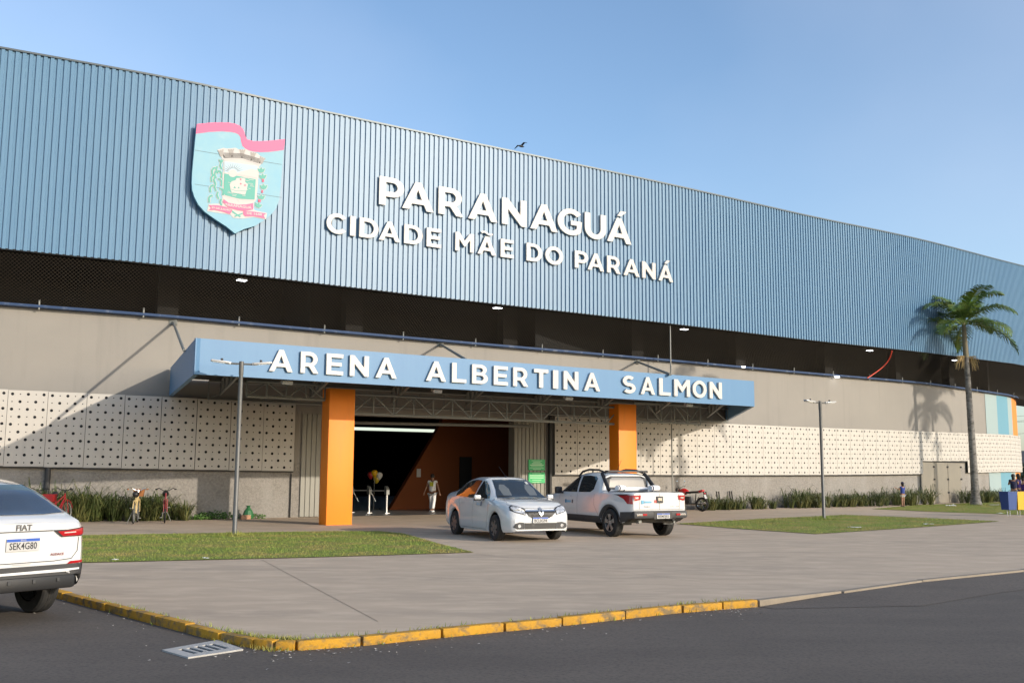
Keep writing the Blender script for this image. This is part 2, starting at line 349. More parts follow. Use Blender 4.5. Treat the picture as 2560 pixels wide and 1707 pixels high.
def kerb_run(name, pts, m, wdt, top, seg=0.75):
    mb = MB(); P = [Vector((p.x, p.y, 0)) for p in pts]; k = 0
    for a, b in zip(P[:-1], P[1:]):
        n = max(1, round((b - a).length / seg)); d = (b - a).normalized(); nr = Vector((d.y, -d.x, 0)); L = (b - a).length / n
        for i in range(n):
            c = a + d * (L * (i + 0.5)); jit = random.uniform(-0.008, 0.008); h = top + random.uniform(-0.006, 0.006) - RZ + 0.02
            mb.box((c + nr * (jit - wdt / 2 + 0.05)) + Vector((0, 0, RZ - 0.02 + h / 2)), (L - random.uniform(0.008, 0.03), wdt, h), Matrix.Rotation(math.atan2(d.y, d.x) + random.uniform(-.012, .012), 3, 'Z'), 0.014)
    o = mb.build(name, m, sharp=35); o['kind'] = 'structure'; return o
kerb_run('yellow_kerb', KERB, 'yellow_kerb', 0.115, 0.014)
kerb_run('left_kerb', [kl, KERB[0] ], 'yellow_kerb', 0.14, 0.014, 1.2)
kerb_run('bare_kerb', [KERB[-1]] + KR + [kr], 'kerb', 0.12, 0.006, 2.5)

rp_ = [KERB[-1]] + KR + [kr]; mb = MB(); vs = []
for i, p in enumerate(rp_):
    d = (rp_[min(i + 1, len(rp_) - 1)] - rp_[max(i - 1, 0)]).normalized(); nr = Vector((d.y, -d.x, 0)); f = 0.0 if i == 0 else 1.0
    vs += [p + nr * .04 + Vector((0, 0, RZ + .004 + .05 * f)), p + nr * (.3 + .9 * f) + Vector((0, 0, RZ + .004))]
mb.add(vs, [(2 * i, 2 * i + 1, 2 * i + 3, 2 * i + 2) for i in range(len(rp_) - 1)]); ro = mb.build('road_ramp', 'asphalt', fix=False); ro['kind'] = 'structure'
for p_ in ro.data.polygons:
    if p_.normal.z < 0: p_.flip()
mbj = MB()
def joint(a, b, wd=0.008):
    a, b = G(*a), G(*b); d = (b - a).normalized(); n = Vector((d.y, -d.x, 0)) * wd / 2
    mbj.add([p + Vector((0, 0, 0.004)) for p in (a - n, a + n, b + n, b - n)], [(0, 1, 2, 3)])
for a, b in [((655, 1399), (945, 1553)), ((500, 1262), (700, 1300)), ((1190, 1384), (1800, 1460)), ((60, 1480), (60, 1482)), ((2080, 1340), (2559, 1400)), ((1500, 1300), (1560, 1284)), ((880, 1310), (1100, 1290))]: joint(a, b)
jo = mbj.build('pavement_joints', mat('joint_gap', (0.16, 0.13, 0.1), 0.95)); jo['kind'] = 'structure'

LAWN = {
 'lawn_left': [(-60, 1345), (195, 1338), (520, 1333), (820, 1328), (950, 1328), (1010, 1334), (1100, 1360), (1185, 1381), (800, 1393), (195, 1407), (-80, 1414)],
 'lawn_middle': [(1690, 1309), (1900, 1297), (2110, 1287), (2300, 1294), (2500, 1303), (2300, 1318), (2040, 1335), (1850, 1322)],
 'lawn_right': [(2180, 1272), (2300, 1262), (2440, 1257), (2600, 1252), (2640, 1275), (2620, 1290), (2500, 1285), (2330, 1279)]}
gv, gf = [], []
for nm, px in LAWN.items():
    LZ = 0.0; poly = [G(x, y, LZ) for x, y in px]; sheet('lawn', [(p.x, p.y) for p in poly], 0.012 + LZ, 'grass')
    if LZ:
        sk = MB(); k_ = len(poly); cc = sum(poly, Vector()) / k_; sk.add([p + Vector((0, 0, .012)) for p in poly] + [p + (p - cc).normalized() * .5 + Vector((0, 0, .006 - LZ)) for p in poly], [(i, (i + 1) % k_, k_ + (i + 1) % k_, k_ + i) for i in range(k_)]); so_ = sk.build('lawn_bank', 'grass'); so_['kind'] = 'structure'
    P = np.array([(p.x, p.y) for p in poly]); mn, mxx = P.min(0), P.max(0); area = (mxx - mn).prod()
    n = int(min(60000, area * (420 if nm == 'lawn_left' else 260))); pts = rng.uniform(mn, mxx, (n, 2))
    ins = np.zeros(n, bool); j = len(P) - 1
    for i in range(len(P)):
        a, b = P[i], P[j]; c = ((a[1] > pts[:, 1]) != (b[1] > pts[:, 1])) & (pts[:, 0] < (b[0] - a[0]) * (pts[:, 1] - a[1]) / (b[1] - a[1] + 1e-9) + a[0]); ins ^= c; j = i
    pts = pts[ins]
    for x, y in pts:
        h = random.uniform(0.02, 0.05); a = random.uniform(0, 6.28); ww = 0.006; lx, ly = random.gauss(0, .018), random.gauss(0, .018); k = len(gv)
        gv += [(x - ww * math.cos(a), y - ww * math.sin(a), 0.01 + LZ), (x + ww * math.cos(a), y + ww * math.sin(a), 0.01 + LZ), (x + lx, y + ly, h + LZ)]; gf.append((k, k + 1, k + 2))
for cx_, cy_, rr, n in ((586, 1339, .55, 500), (2060, 1299, .7, 500), (2440, 1262, 1.1, 700)):   # taller grass round posts and the palm
    c = G(cx_, cy_)
    for _ in range(n):
        a0, q = random.uniform(0, 6.28), rr * random.random() ** .7; x, y = c.x + q * math.cos(a0), c.y + q * math.sin(a0)
        h = random.uniform(0.05, 0.17) * (1.2 - q / rr); h += c.z; a = random.uniform(0, 6.28); k = len(gv)
        gv += [(x - .009 * math.cos(a), y - .009 * math.sin(a), 0.01 + c.z), (x + .009 * math.cos(a), y + .009 * math.sin(a), 0.01 + c.z), (x + random.gauss(0, .04), y + random.gauss(0, .04), h)]; gf.append((k, k + 1, k + 2))
for t_ in np.linspace(0.02, 0.98, 260):                # grass and weeds along the kerb
    q = t_ * (len(KERB) - 1); i = int(q); p = KERB[i].lerp(KERB[i + 1], q - i)
    if random.random() < (0.9 if 0 < i < 5 else 0.35):
        for _ in range(random.randint(2, 9)):
            x, y = p.x + random.gauss(0, .03), p.y + random.choice((.1, .12, .09, -.07)) + random.gauss(0, .02); a = random.uniform(0, 6.28); k = len(gv); zb_ = RZ if y < p.y - .02 else 0
            gv += [(x - .006 * math.cos(a), y - .006 * math.sin(a), zb_), (x + .006 * math.cos(a), y + .006 * math.sin(a), zb_), (x + random.gauss(0, .02), y + random.gauss(0, .02), zb_ + random.uniform(.02, .06))]; gf.append((k, k + 1, k + 2))
g_ = MB(); g_.add(gv, gf); go = g_.build('grass', 'gblade', fix=False); go['kind'] = 'stuff'

# ---------------------------------------------------------------- arena building
arena = thing('arena_building', 'long curved arena with blue ribbed metal upper facade over beige wall and perforated panels', 'building', tuple(WC.at((s_op0 + s_op1) / 2)))
def ribbon(curve, s0, s1, step, rows, name, m, thick=0.0, uv=False):
    """rows: list of (offset, z or function of s)"""
    n = max(2, int((s1 - s0) / step) + 1); qs = np.linspace(s0, s1, n); mb = MB(); vs = []; UVs = []
    for q in qs:
        t = 0
        for j, (o, z) in enumerate(rows):
            zz = z(q) if callable(z) else z
            vs.append(curve.at(q, o, zz)); UVs.append((q, t)); t += 0.0 if j == len(rows) - 1 else math.hypot(rows[j + 1][0] - o, (rows[j + 1][1](q) if callable(rows[j + 1][1]) else rows[j + 1][1]) - zz)
    k = len(rows); mb.add(vs, [(i * k + j, i * k + j + 1, (i + 1) * k + j + 1, (i + 1) * k + j) for i in range(n - 1) for j in range(k - 1)])
    if uv: mb.uv = UVs
    return mb.build(name, m, arena, world=True, sharp=30, fix=False)
# ribbed cladding
pitch = 0.2; prof = [(0.0, 0.0), (0.1, 0.0), (0.118, -0.05), (0.184, -0.05)]
mb = MB(); vs = []; q = 0.0; n = 0
while q < CC.L - pitch:
    for dq, do in prof:
        s = q + dq
        vs.append(CC.at(s, OVER + do, Z_cb(s))); vs.append(CC.at(s, OVER + do, Z_rf(s))); n += 1
    q += pitch
mb.add(vs, [(2 * i, 2 * i + 1, 2 * i + 3, 2 * i + 2) for i in range(n - 1)])
mb.build('ribbed_cladding', 'clad', arena, world=True, fix=False)
ribbon(CC, 0, CC.L, 1.5, [(OVER - 0.07, lambda s: Z_rf(s) - 0.02), (OVER + 0.03, lambda s: Z_rf(s) - 0.02), (OVER + 0.03, lambda s: Z_rf(s) + 0.04), (OVER - 0.4, lambda s: Z_rf(s) + 0.1)], 'roof_edge_trim', 'trim')
ribbon(CC, 0, CC.L, 1.5, [(OVER - 0.4, lambda s: Z_rf(s) + 0.1), (-14.0, lambda s: Z_rf(s) + 0.9)], 'roof', 'trim')
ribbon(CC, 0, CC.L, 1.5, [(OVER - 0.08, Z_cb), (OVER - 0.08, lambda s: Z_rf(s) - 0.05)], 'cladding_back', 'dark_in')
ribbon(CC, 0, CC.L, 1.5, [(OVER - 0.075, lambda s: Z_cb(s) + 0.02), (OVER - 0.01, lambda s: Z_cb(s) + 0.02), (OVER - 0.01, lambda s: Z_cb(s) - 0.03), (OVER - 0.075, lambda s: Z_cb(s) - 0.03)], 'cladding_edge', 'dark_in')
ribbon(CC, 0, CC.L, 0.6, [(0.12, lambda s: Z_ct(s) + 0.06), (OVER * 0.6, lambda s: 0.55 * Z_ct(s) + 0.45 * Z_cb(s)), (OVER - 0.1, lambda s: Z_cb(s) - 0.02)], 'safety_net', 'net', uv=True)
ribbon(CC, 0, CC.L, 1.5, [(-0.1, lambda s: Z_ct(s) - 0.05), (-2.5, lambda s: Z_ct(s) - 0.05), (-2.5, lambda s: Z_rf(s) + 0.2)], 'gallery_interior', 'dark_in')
for sx in np.arange(4, WC.L - 8, 7.0):                  # concrete posts behind the net
    p = WC.at(sx, -1.7); d = WC.at(sx + .1) - WC.at(sx - .1)
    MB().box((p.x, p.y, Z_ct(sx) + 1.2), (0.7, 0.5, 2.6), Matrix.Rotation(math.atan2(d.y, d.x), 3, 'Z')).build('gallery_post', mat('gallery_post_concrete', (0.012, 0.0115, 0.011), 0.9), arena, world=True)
# pipe rail with brackets
sp = np.arange(0, WC.L - 8, 0.8)
MB().path([WC.at(s, 0.2, Z_ct(s) + 0.05) for s in sp], 0.055, 8).build('pipe_rail', 'pipe', arena, world=True, smooth=True)
for s in np.arange(1.5, WC.L - 9, 3.1):
    MB().tube(WC.at(s, .2, Z_ct(s) - .05), WC.at(s, .22, Z_ct(s) + .26), .03).tube(WC.at(s, 0.0, Z_ct(s) + .04), WC.at(s, .2, Z_ct(s) + .04), .02).build('rail_bracket', 'steel', arena, world=True)
# walls
HDR = 3.62
ribbon(WC, 0, s_op0, 0.6, [(0, lambda s: Z_pb(s) + 0.3), (0, Z_ct), (-0.3, Z_ct)], 'upper_wall', 'upper')
ribbon(WC, s_op1, WC.L, 0.6, [(0, lambda s: Z_pb(s) + 0.3), (0, Z_ct), (-0.3, Z_ct)], 'upper_wall', 'upper')
ribbon(WC, s_op0, s_op1, 0.6, [(-0.4, HDR), (0, HDR), (0, Z_ct), (-0.3, Z_ct)], 'entrance_header', 'upper')
ribbon(WC, 0, s_op0, 0.6, [(0.0, -0.02), (0.0, lambda s: Z_pb(s) + 0.3)], 'base_wall', 'rough')
ribbon(WC, s_op1, WC.L, 0.6, [(0.0, -0.02), (0.0, lambda s: Z_pb(s) + 0.3)], 'base_wall', 'rough')
for s in (s_op0, s_op1):
    a, b = WC.at(s, 0), WC.at(s, -0.4)
    MB().add([(a.x, a.y, 0), (b.x, b.y, 0), (b.x, b.y, HDR), (a.x, a.y, HDR)], [(0, 1, 2, 3)]).build('entrance_reveal', 'corr', arena, world=True)
# vertical water stains are in the wall material; door joints
def wall_strip(px0, px1, z0, z1, o, name, m, thick=0.05):
    a = WC.hit(px0, 1150, 0)[0]; b = WC.hit(px1, 1150, 0)[0]
    return ribbon(WC, a, b, 0.5, [(0.0, z0), (o, z0), (o, z1), (0.0, z1)], name, m)
def corrugated(px0, px1, z0, z1, o, name):
    a = WC.hit(px0, 1150, 0)[0]; b = WC.hit(px1, 1150, 0)[0]; q = a; pr = [(0, 0), (.13, 0), (.14, -.03), (.17, -.03), (.18, 0)]; vs = []; n = 0
    while q < b - .17:
        for dq, do in pr: vs += [WC.at(q + dq, o + do, z0), WC.at(q + dq, o + do, z1)]; n += 1
        q += .18
    mb = MB(); mb.add(vs, [(2 * i, 2 * i + 1, 2 * i + 3, 2 * i + 2) for i in range(n - 1)]); return mb.build(name, 'corr', arena, world=True, fix=False)
corrugated(752, 812, 0.02, 3.6, 0.06, 'corrugated_door')
corrugated(1284, 1364, 0.02, 3.6, 0.06, 'corrugated_door')
s_ = WC.hit(1371, 1150)[0]; MB().tube(WC.at(s_, .12, 0), WC.at(s_, .12, 3.9), .075, 10).build('downpipe', 'black', arena, world=True, smooth=True)
s_ = WC.hit(122, 1150)[0]; MB().tube(WC.at(s_, .1, 0), WC.at(s_, .1, 1.66), .085, 10).build('downpipe', 'dkgrey', arena, world=True, smooth=True)
s_ = WC.hit(728, 1150)[0]; MB().tube(WC.at(s_, .05, 0), WC.at(s_, .05, 1.5), .02, 6).build('downpipe', 'black', arena, world=True)

# perforated panels: one mesh for the tall panel, one for the short one over the door
PW = 1.13
def panel_mesh(rows, skip=0):
    hgt = PH * rows / 10.0; cs = (PW - 0.02) / 5.0; rs = PH / 10.0
    outer = [(0.006, 0), (PW - 0.006, 0), (PW - 0.006, hgt), (0.006, hgt)]; loops = [outer]
    for r in range(rows):
        for c in range(5):
            big = (r + c) % 2 == 0; rad = 0.047 if big else 0.02; n = 10 if big else 6
            x, y = 0.01 + cs * (c + .5), hgt - rs * (r + .5)
            loops.append([(x + rad * math.cos(2 * math.pi * i / n), y + rad * math.sin(2 * math.pi * i / n)) for i in range(n)])
    mb = MB(); mb.slab(loops, lambda u, v, d: (u, -d, v), 0.014); return mb
pm10 = panel_mesh(10).build('perforated_panel', 'panel', fix=True); pm7 = panel_mesh(7).build('perforated_panel', 'panel', fix=True)
md10, md7 = pm10.data, pm7.data; bpy.data.objects.remove(pm10); bpy.data.objects.remove(pm7)
s_d0 = WC.hit(2299, 1160, .2)[0]; s_d1 = WC.hit(2410, 1160, .2)[0]
def panels(a, b):
    q = a; over = []
    while q + PW <= b + 0.4:
        p0, p1 = WC.at(q, 0.16, Z_pb(q + .5)), WC.at(q + PW, 0.16, Z_pb(q + .5)); over_door = q + PW > s_d0 + .5 and q < s_d1 - .5
        o = bpy.data.objects.new('perforated_panel', md7 if over_door else md10); COL.objects.link(o); o.parent = arena
        if over_door: p0.z += PH * 0.3; over += [q, q + PW]
        o.location = XF[arena].inverted() @ p0; o.rotation_euler = (0, 0, math.atan2(p1.y - p0.y, p1.x - p0.x)); q += PW
    if over: DOOR[:] = [min(over), max(over)]
    return q
DOOR = [s_d0, s_d1]
nL = math.ceil((sL_end - 0.2) / PW); eL = panels(sL_end - nL * PW + 0.001, sL_end); eR = panels(sR_beg, sR_end); s_d0, s_d1 = DOOR
for a, b in ((max(0, sL_end - nL * PW), sL_end - .02), (sR_beg + .02, s_d0), (s_d1, eR - .02)):
    ribbon(WC, a, b, 0.6, [(0.02, lambda s: Z_pb(s) + .03), (0.135, lambda s: Z_pb(s) + .03), (0.135, lambda s: Z_pb(s) + PH - .03), (0.02, lambda s: Z_pb(s) + PH - .03)], 'panel_hole_shade', 'panel_dark')
ribbon(WC, s_d0, s_d1, 0.6, [(0.02, lambda s: Z_pb(s) + .03 + PH * .3), (0.135, lambda s: Z_pb(s) + .03 + PH * .3), (0.135, lambda s: Z_pb(s) + PH - .03), (0.02, lambda s: Z_pb(s) + PH - .03)], 'panel_hole_shade', 'panel_dark')
for a, b in ((0, sL_end), (sR_beg, s_d0)):
    ribbon(WC, a, b, 0.6, [(0.0, lambda s: Z_pb(s) - .05), (0.13, lambda s: Z_pb(s) - .05), (0.13, lambda s: Z_pb(s) - .012), (0.0, lambda s: Z_pb(s) - .012)], 'panel_rail', 'black')
# painted bands on the far right end of the wall
for x0, x1, c in ((2470, 2499, (0.28, 0.36, 0.36)), (2499, 2526, (0.12, 0.28, 0.36)), (2526, 2536, (0.28, 0.36, 0.36)), (2536, 2548, (0.6, 0.22, 0.04))):
    m_ = mat('painted_band', c, 0.75)
    a = WC.hit(x0, 1150, 0)[0]; b = WC.hit(x1, 1150, 0)[0]
    ribbon(WC, a, b, .4, [(0.02, lambda s: Z_pb(s) + PH), (0.02, lambda s: Z_ct(s) - .05)], 'painted_band', m_)
    ribbon(WC, a, b, .4, [(0.02, .01), (0.02, lambda s: Z_pb(s) - .03)], 'painted_band', m_)
# metal door in the right wing
dz = Z_pb(s_d0) + PH * .3 - .03
for k, (a, b) in enumerate(((2304, 2338), (2339, 2372), (2373, 2405))):
    a, b = WC.hit(a, 1200, .1)[0], WC.hit(b, 1200, .1)[0]
    ribbon(WC, a, b, .5, [(0, .03), (.06, .03), (.06, dz - .06), (0, dz - .06)], 'service_door', mat('weathered_steel_door', (0.24, 0.215, 0.17), 0.55, 0.1, noise=((1, 1, .6), .7, (.17, .16, .135))))
    for zz in (.6, 1.35, 2.05):
        p = WC.at(b - .06, .08, zz); MB().box(p, (.12, .06, .1)).build('door_hinge', 'black', arena, world=True)
ribbon(WC, s_d0 + .05, s_d1 - .05, .5, [(0, dz), (.1, dz), (.1, dz + .05), (0, dz + .05)], 'door_frame', 'black')

# LED floodlights under the overhang
for x, y, o in ((604, 702, .85), (1244, 771, .85), (1710, 824, .85), (2174, 877, .85), (2387, 901, .85)):
    s, z = CC.hit(x, y, o); p = CC.at(s, o, z); d = CC.at(s + .1) - CC.at(s - .1); rot = Matrix.Rotation(math.atan2(d.y, d.x), 3, 'Z')
    f_ = MB().box(p + Vector((0, 0, .05)), (.34, .26, .06), rot, .01).tube(p + Vector((0, 0, .08)), p + Vector((0, 0, .5)), .015).build('floodlight', 'dkgrey', arena, world=True)
    MB().box(p + Vector((0, 0, .012)), (.3, .22, .012), rot).build('led_panel', 'lamp_on', f_, world=False).matrix_world
    bpy.data.objects[-1] if False else None
    ch = [c for c in bpy.data.objects if c.parent == f_][0]; ch.location = -Vector(XF[arena].translation)
for x, y in ((1857, 917), (2093, 942)):
    s, z = WC.hit(x, y, .25); p = WC.at(s, .25, z); MB().box(p, (.22, .1, .05)).build('small_floodlight', 'lamp_on', arena, world=True)
# red hose hanging in the gap
P0, P1 = (2230, 877), (2168, 945); hose = []
for t in np.linspace(0, 1, 10):
    o = OVER * (1 - t) + .25 * t; x = P0[0] + (P1[0] - P0[0]) * (t ** 1.0) + 14 * math.sin(math.pi * t); y = P0[1] + (P1[1] - P0[1]) * t
    s, z = CC.hit(x, y, o); hose.append(CC.at(s, o, z))
tag(MB().path(hose, .03, 8).build('hose', mat('red_hose', (.6, .06, .03), .5), smooth=True), 'thin red hose hanging across the dark gap under the blue cladding', 'hose')

# ---------------------------------------------------------------- hall interior seen through the entrance
sm = (s_op0 + s_op1) / 2; e0, e1 = WC.at(s_op0), WC.at(s_op1); eu = (e1 - e0).normalized(); en = Vector((-eu.y, eu.x, 0)); EW = (e1 - e0).length
def E(u, d, z): return e0 + eu * u + en * d + Vector((0, 0, z))
DP = 34.0
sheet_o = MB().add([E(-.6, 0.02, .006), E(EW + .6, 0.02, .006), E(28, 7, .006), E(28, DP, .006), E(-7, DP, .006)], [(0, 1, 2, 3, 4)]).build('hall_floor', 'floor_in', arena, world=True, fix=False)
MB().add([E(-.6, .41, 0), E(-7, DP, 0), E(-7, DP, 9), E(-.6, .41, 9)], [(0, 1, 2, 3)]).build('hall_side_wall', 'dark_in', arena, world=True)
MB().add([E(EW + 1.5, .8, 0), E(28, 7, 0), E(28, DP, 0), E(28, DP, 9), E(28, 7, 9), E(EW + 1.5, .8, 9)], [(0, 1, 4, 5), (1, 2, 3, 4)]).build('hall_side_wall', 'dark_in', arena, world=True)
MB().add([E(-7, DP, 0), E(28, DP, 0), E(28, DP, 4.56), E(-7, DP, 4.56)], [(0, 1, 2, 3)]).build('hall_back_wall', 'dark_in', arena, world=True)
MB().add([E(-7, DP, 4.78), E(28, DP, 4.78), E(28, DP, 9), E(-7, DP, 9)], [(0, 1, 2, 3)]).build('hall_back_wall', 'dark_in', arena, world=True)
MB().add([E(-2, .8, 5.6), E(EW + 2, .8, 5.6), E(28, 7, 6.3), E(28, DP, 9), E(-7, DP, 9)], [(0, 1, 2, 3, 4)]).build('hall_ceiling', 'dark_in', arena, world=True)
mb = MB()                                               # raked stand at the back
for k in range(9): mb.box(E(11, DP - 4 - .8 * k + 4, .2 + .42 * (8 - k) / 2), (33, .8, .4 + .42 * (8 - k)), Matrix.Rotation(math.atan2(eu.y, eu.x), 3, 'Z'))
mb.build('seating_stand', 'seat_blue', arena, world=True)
# orange stair flank on the right of the hall
fl = [(EW - .0 + .55, .01), (EW - 3.2, .01), (EW - 1.05, 3.35), (EW - .4, 4.6), (EW + 5.5, 5.6), (EW + 5.5, .01)]
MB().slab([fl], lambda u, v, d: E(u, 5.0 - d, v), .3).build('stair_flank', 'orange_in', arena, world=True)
MB().box(E(EW + .35, 4.66, 1.15), (.6, .04, 2.2), Matrix.Rotation(math.atan2(eu.y, eu.x), 3, 'Z')).build('inner_door', 'black', arena, world=True)
MB().box(E(EW - 1.9, 4.68, 1.55), (.18, .03, .35), Matrix.Rotation(math.atan2(eu.y, eu.x), 3, 'Z')).build('notice', 'platewhite', arena, world=True)
MB().tube(E(.25, .9, 3.38), E(EW + .6, -.35, 3.42), .06, 8).build('shutter_tube', 'steel', arena, world=True)

# ---------------------------------------------------------------- entrance canopy
A0, A1 = Vector((-8.10, 25.40, 0)), Vector((8.87, 36.50, 0)); cu_ = (A1 - A0).normalized(); cn = Vector((-cu_.y, cu_.x, 0)); CL = (A1 - A0).length
ZB, ZT = 4.03, 4.96
B0 = Vector((-11.30, 32.95, 0)); sR_ = WC.hit(1600, 1050)[0]; B1 = WC.at(sR_ + 5.5, 0)
canopy = thing('entrance_canopy', 'blue entrance canopy with a wide fascia carried on two orange columns', 'canopy', tuple(A0.lerp(A1, .5)), math.atan2(cu_.y, cu_.x))
def fasc(a, b, name):
    d = (b - a).normalized(); n = Vector((d.y, -d.x, 0)) * .04
    MB().add([a + Vector((0, 0, ZB)), b + Vector((0, 0, ZB)), b + Vector((0, 0, ZT)), a + Vector((0, 0, ZT)), a - n * 3 + Vector((0, 0, ZB)), b - n * 3 + Vector((0, 0, ZB)), b - n * 3 + Vector((0, 0, ZT)), a - n * 3 + Vector((0, 0, ZT))],
             [(0, 1, 2, 3), (7, 6, 5, 4), (0, 4, 5, 1), (3, 2, 6, 7), (1, 5, 6, 2), (0, 3, 7, 4)]).build(name, 'fascia', canopy, world=True)
fasc(A0, A1, 'front_fascia'); fasc(B0, A0 + (B0 - A0).normalized() * .005, 'side_fascia'); fasc(A1 + (B1 - A1).normalized() * .005, B1, 'side_fascia')
MB().add([Vector((p.x, p.y, 4.62)) for p in (A0 + cn * .15 + cu_ * .1, A1 + cn * .15 - cu_ * .1, B1 - cu_ * .1, B0 + cu_ * .1)], [(0, 1, 2, 3)]).build('roof_deck', 'deck', canopy, world=True)
def truss(a, b, z0, z1, n, name='roof_truss', r=.035, m='steel'):
    mb = MB(); a, b = Vector(a), Vector(b)
    P = lambda t, z: a.lerp(b, t) + Vector((0, 0, z))
    mb.tube(P(0, z0), P(1, z0), r * 1.3, 6).tube(P(0, z1), P(1, z1), r * 1.3, 6)
    for i in range(n + 1): mb.tube(P(i / n, z0), P(i / n, z1), r * .7, 6)
    for i in range(n):
        if i % 2 == 0: mb.tube(P(i / n, z0), P((i + 1) / n, z1), r * .7, 6)
        else: mb.tube(P(i / n, z1), P((i + 1) / n, z0), r * .7, 6)
    return mb.build(name, m, canopy, world=True, smooth=True)
C1, C2 = Vector((-5.32, 30.75, 0)), Vector((4.1, 36.95, 0)); cd = (C2 - C1).normalized()
truss(C1 + cd * .46, C1 + cd * 11.9, 3.37, 3.98, 16)
truss(C1 - cd * 2.9, C1 - cd * .46, 3.75, 4.2, 4)
truss(C1 + cd * 11.8, C1 + cd * 15.2, 3.5, 4.2, 5)
truss(B0 + cn * -1.0 + cu_ * 1, B1 + cn * -1.0 - cu_ * 1, 3.9, 4.5, 24)
for k in range(8):
    t = (k + .5) / 8; truss(A0.lerp(A1, t) + cn * .2, B0.lerp(B1, t) - cn * .3, 4.12, 4.55, 9, r=.028)
MB().tube(A0 + cn * .3 + cu_ * .3 + Vector((0, 0, 4.12)), A1 + cn * .3 - cu_ * .3 + Vector((0, 0, 4.12)), .05, 6).build('edge_beam', 'steel', canopy, world=True)
for c in (C1, C2):
    MB().box(c + Vector((0, 0, 2.045)), (.84, .56, 4.11), Matrix.Rotation(math.atan2(cd.y, cd.x), 3, 'Z'), .012).build('column', 'orange', canopy, world=True, sharp=40)
for (x0, y0), (x1, y1), t0 in (((433, 806), (460, 876), None), ((1101, 861), (1165, 899), None), ((1592, 904), (1676, 936), None)):
    s, z = WC.hit(x0, y0, 0.02); p = WC.at(s, 0.02, z)
    d = ray(x1, y1); k = (ZT - .02 - HC) / d.z; q_ = Vector((d.x * k, d.y * k, ZT - .02))
    dd = q_ - p
    if t0 is None and x0 > 500:                          # keep the foot on the canopy roof
        k2 = 0.93; q_ = p + dd * 1.0
    MB().tube(p, q_, .045, 8).box(p, (.25, .12, .16)).build('tie_strut', 'steel', canopy, world=True, smooth=False)
s, z = WC.hit(1677, 940, 1.0); p = WC.at(s, 1.0); MB().tube((p.x, p.y, 0.2), (p.x, p.y, Z_cb(s) + .3), .03, 8).build('vertical_pipe', 'steel', canopy, world=True)
for t in (.13, .36, .6, .86):
    p = A0.lerp(A1, t) + cn * .45; MB().box(p + Vector((0, 0, 4.0)), (.3, .16, .1), Matrix.Rotation(math.atan2(cu_.y, cu_.x), 3, 'Z') @ Matrix.Rotation(.4, 3, 'X'), .01).tube(p + Vector((0, 0, 4.03)), p + Vector((0, 0, 4.2)), .015).build('hanging_light', 'lumin', canopy, world=True)

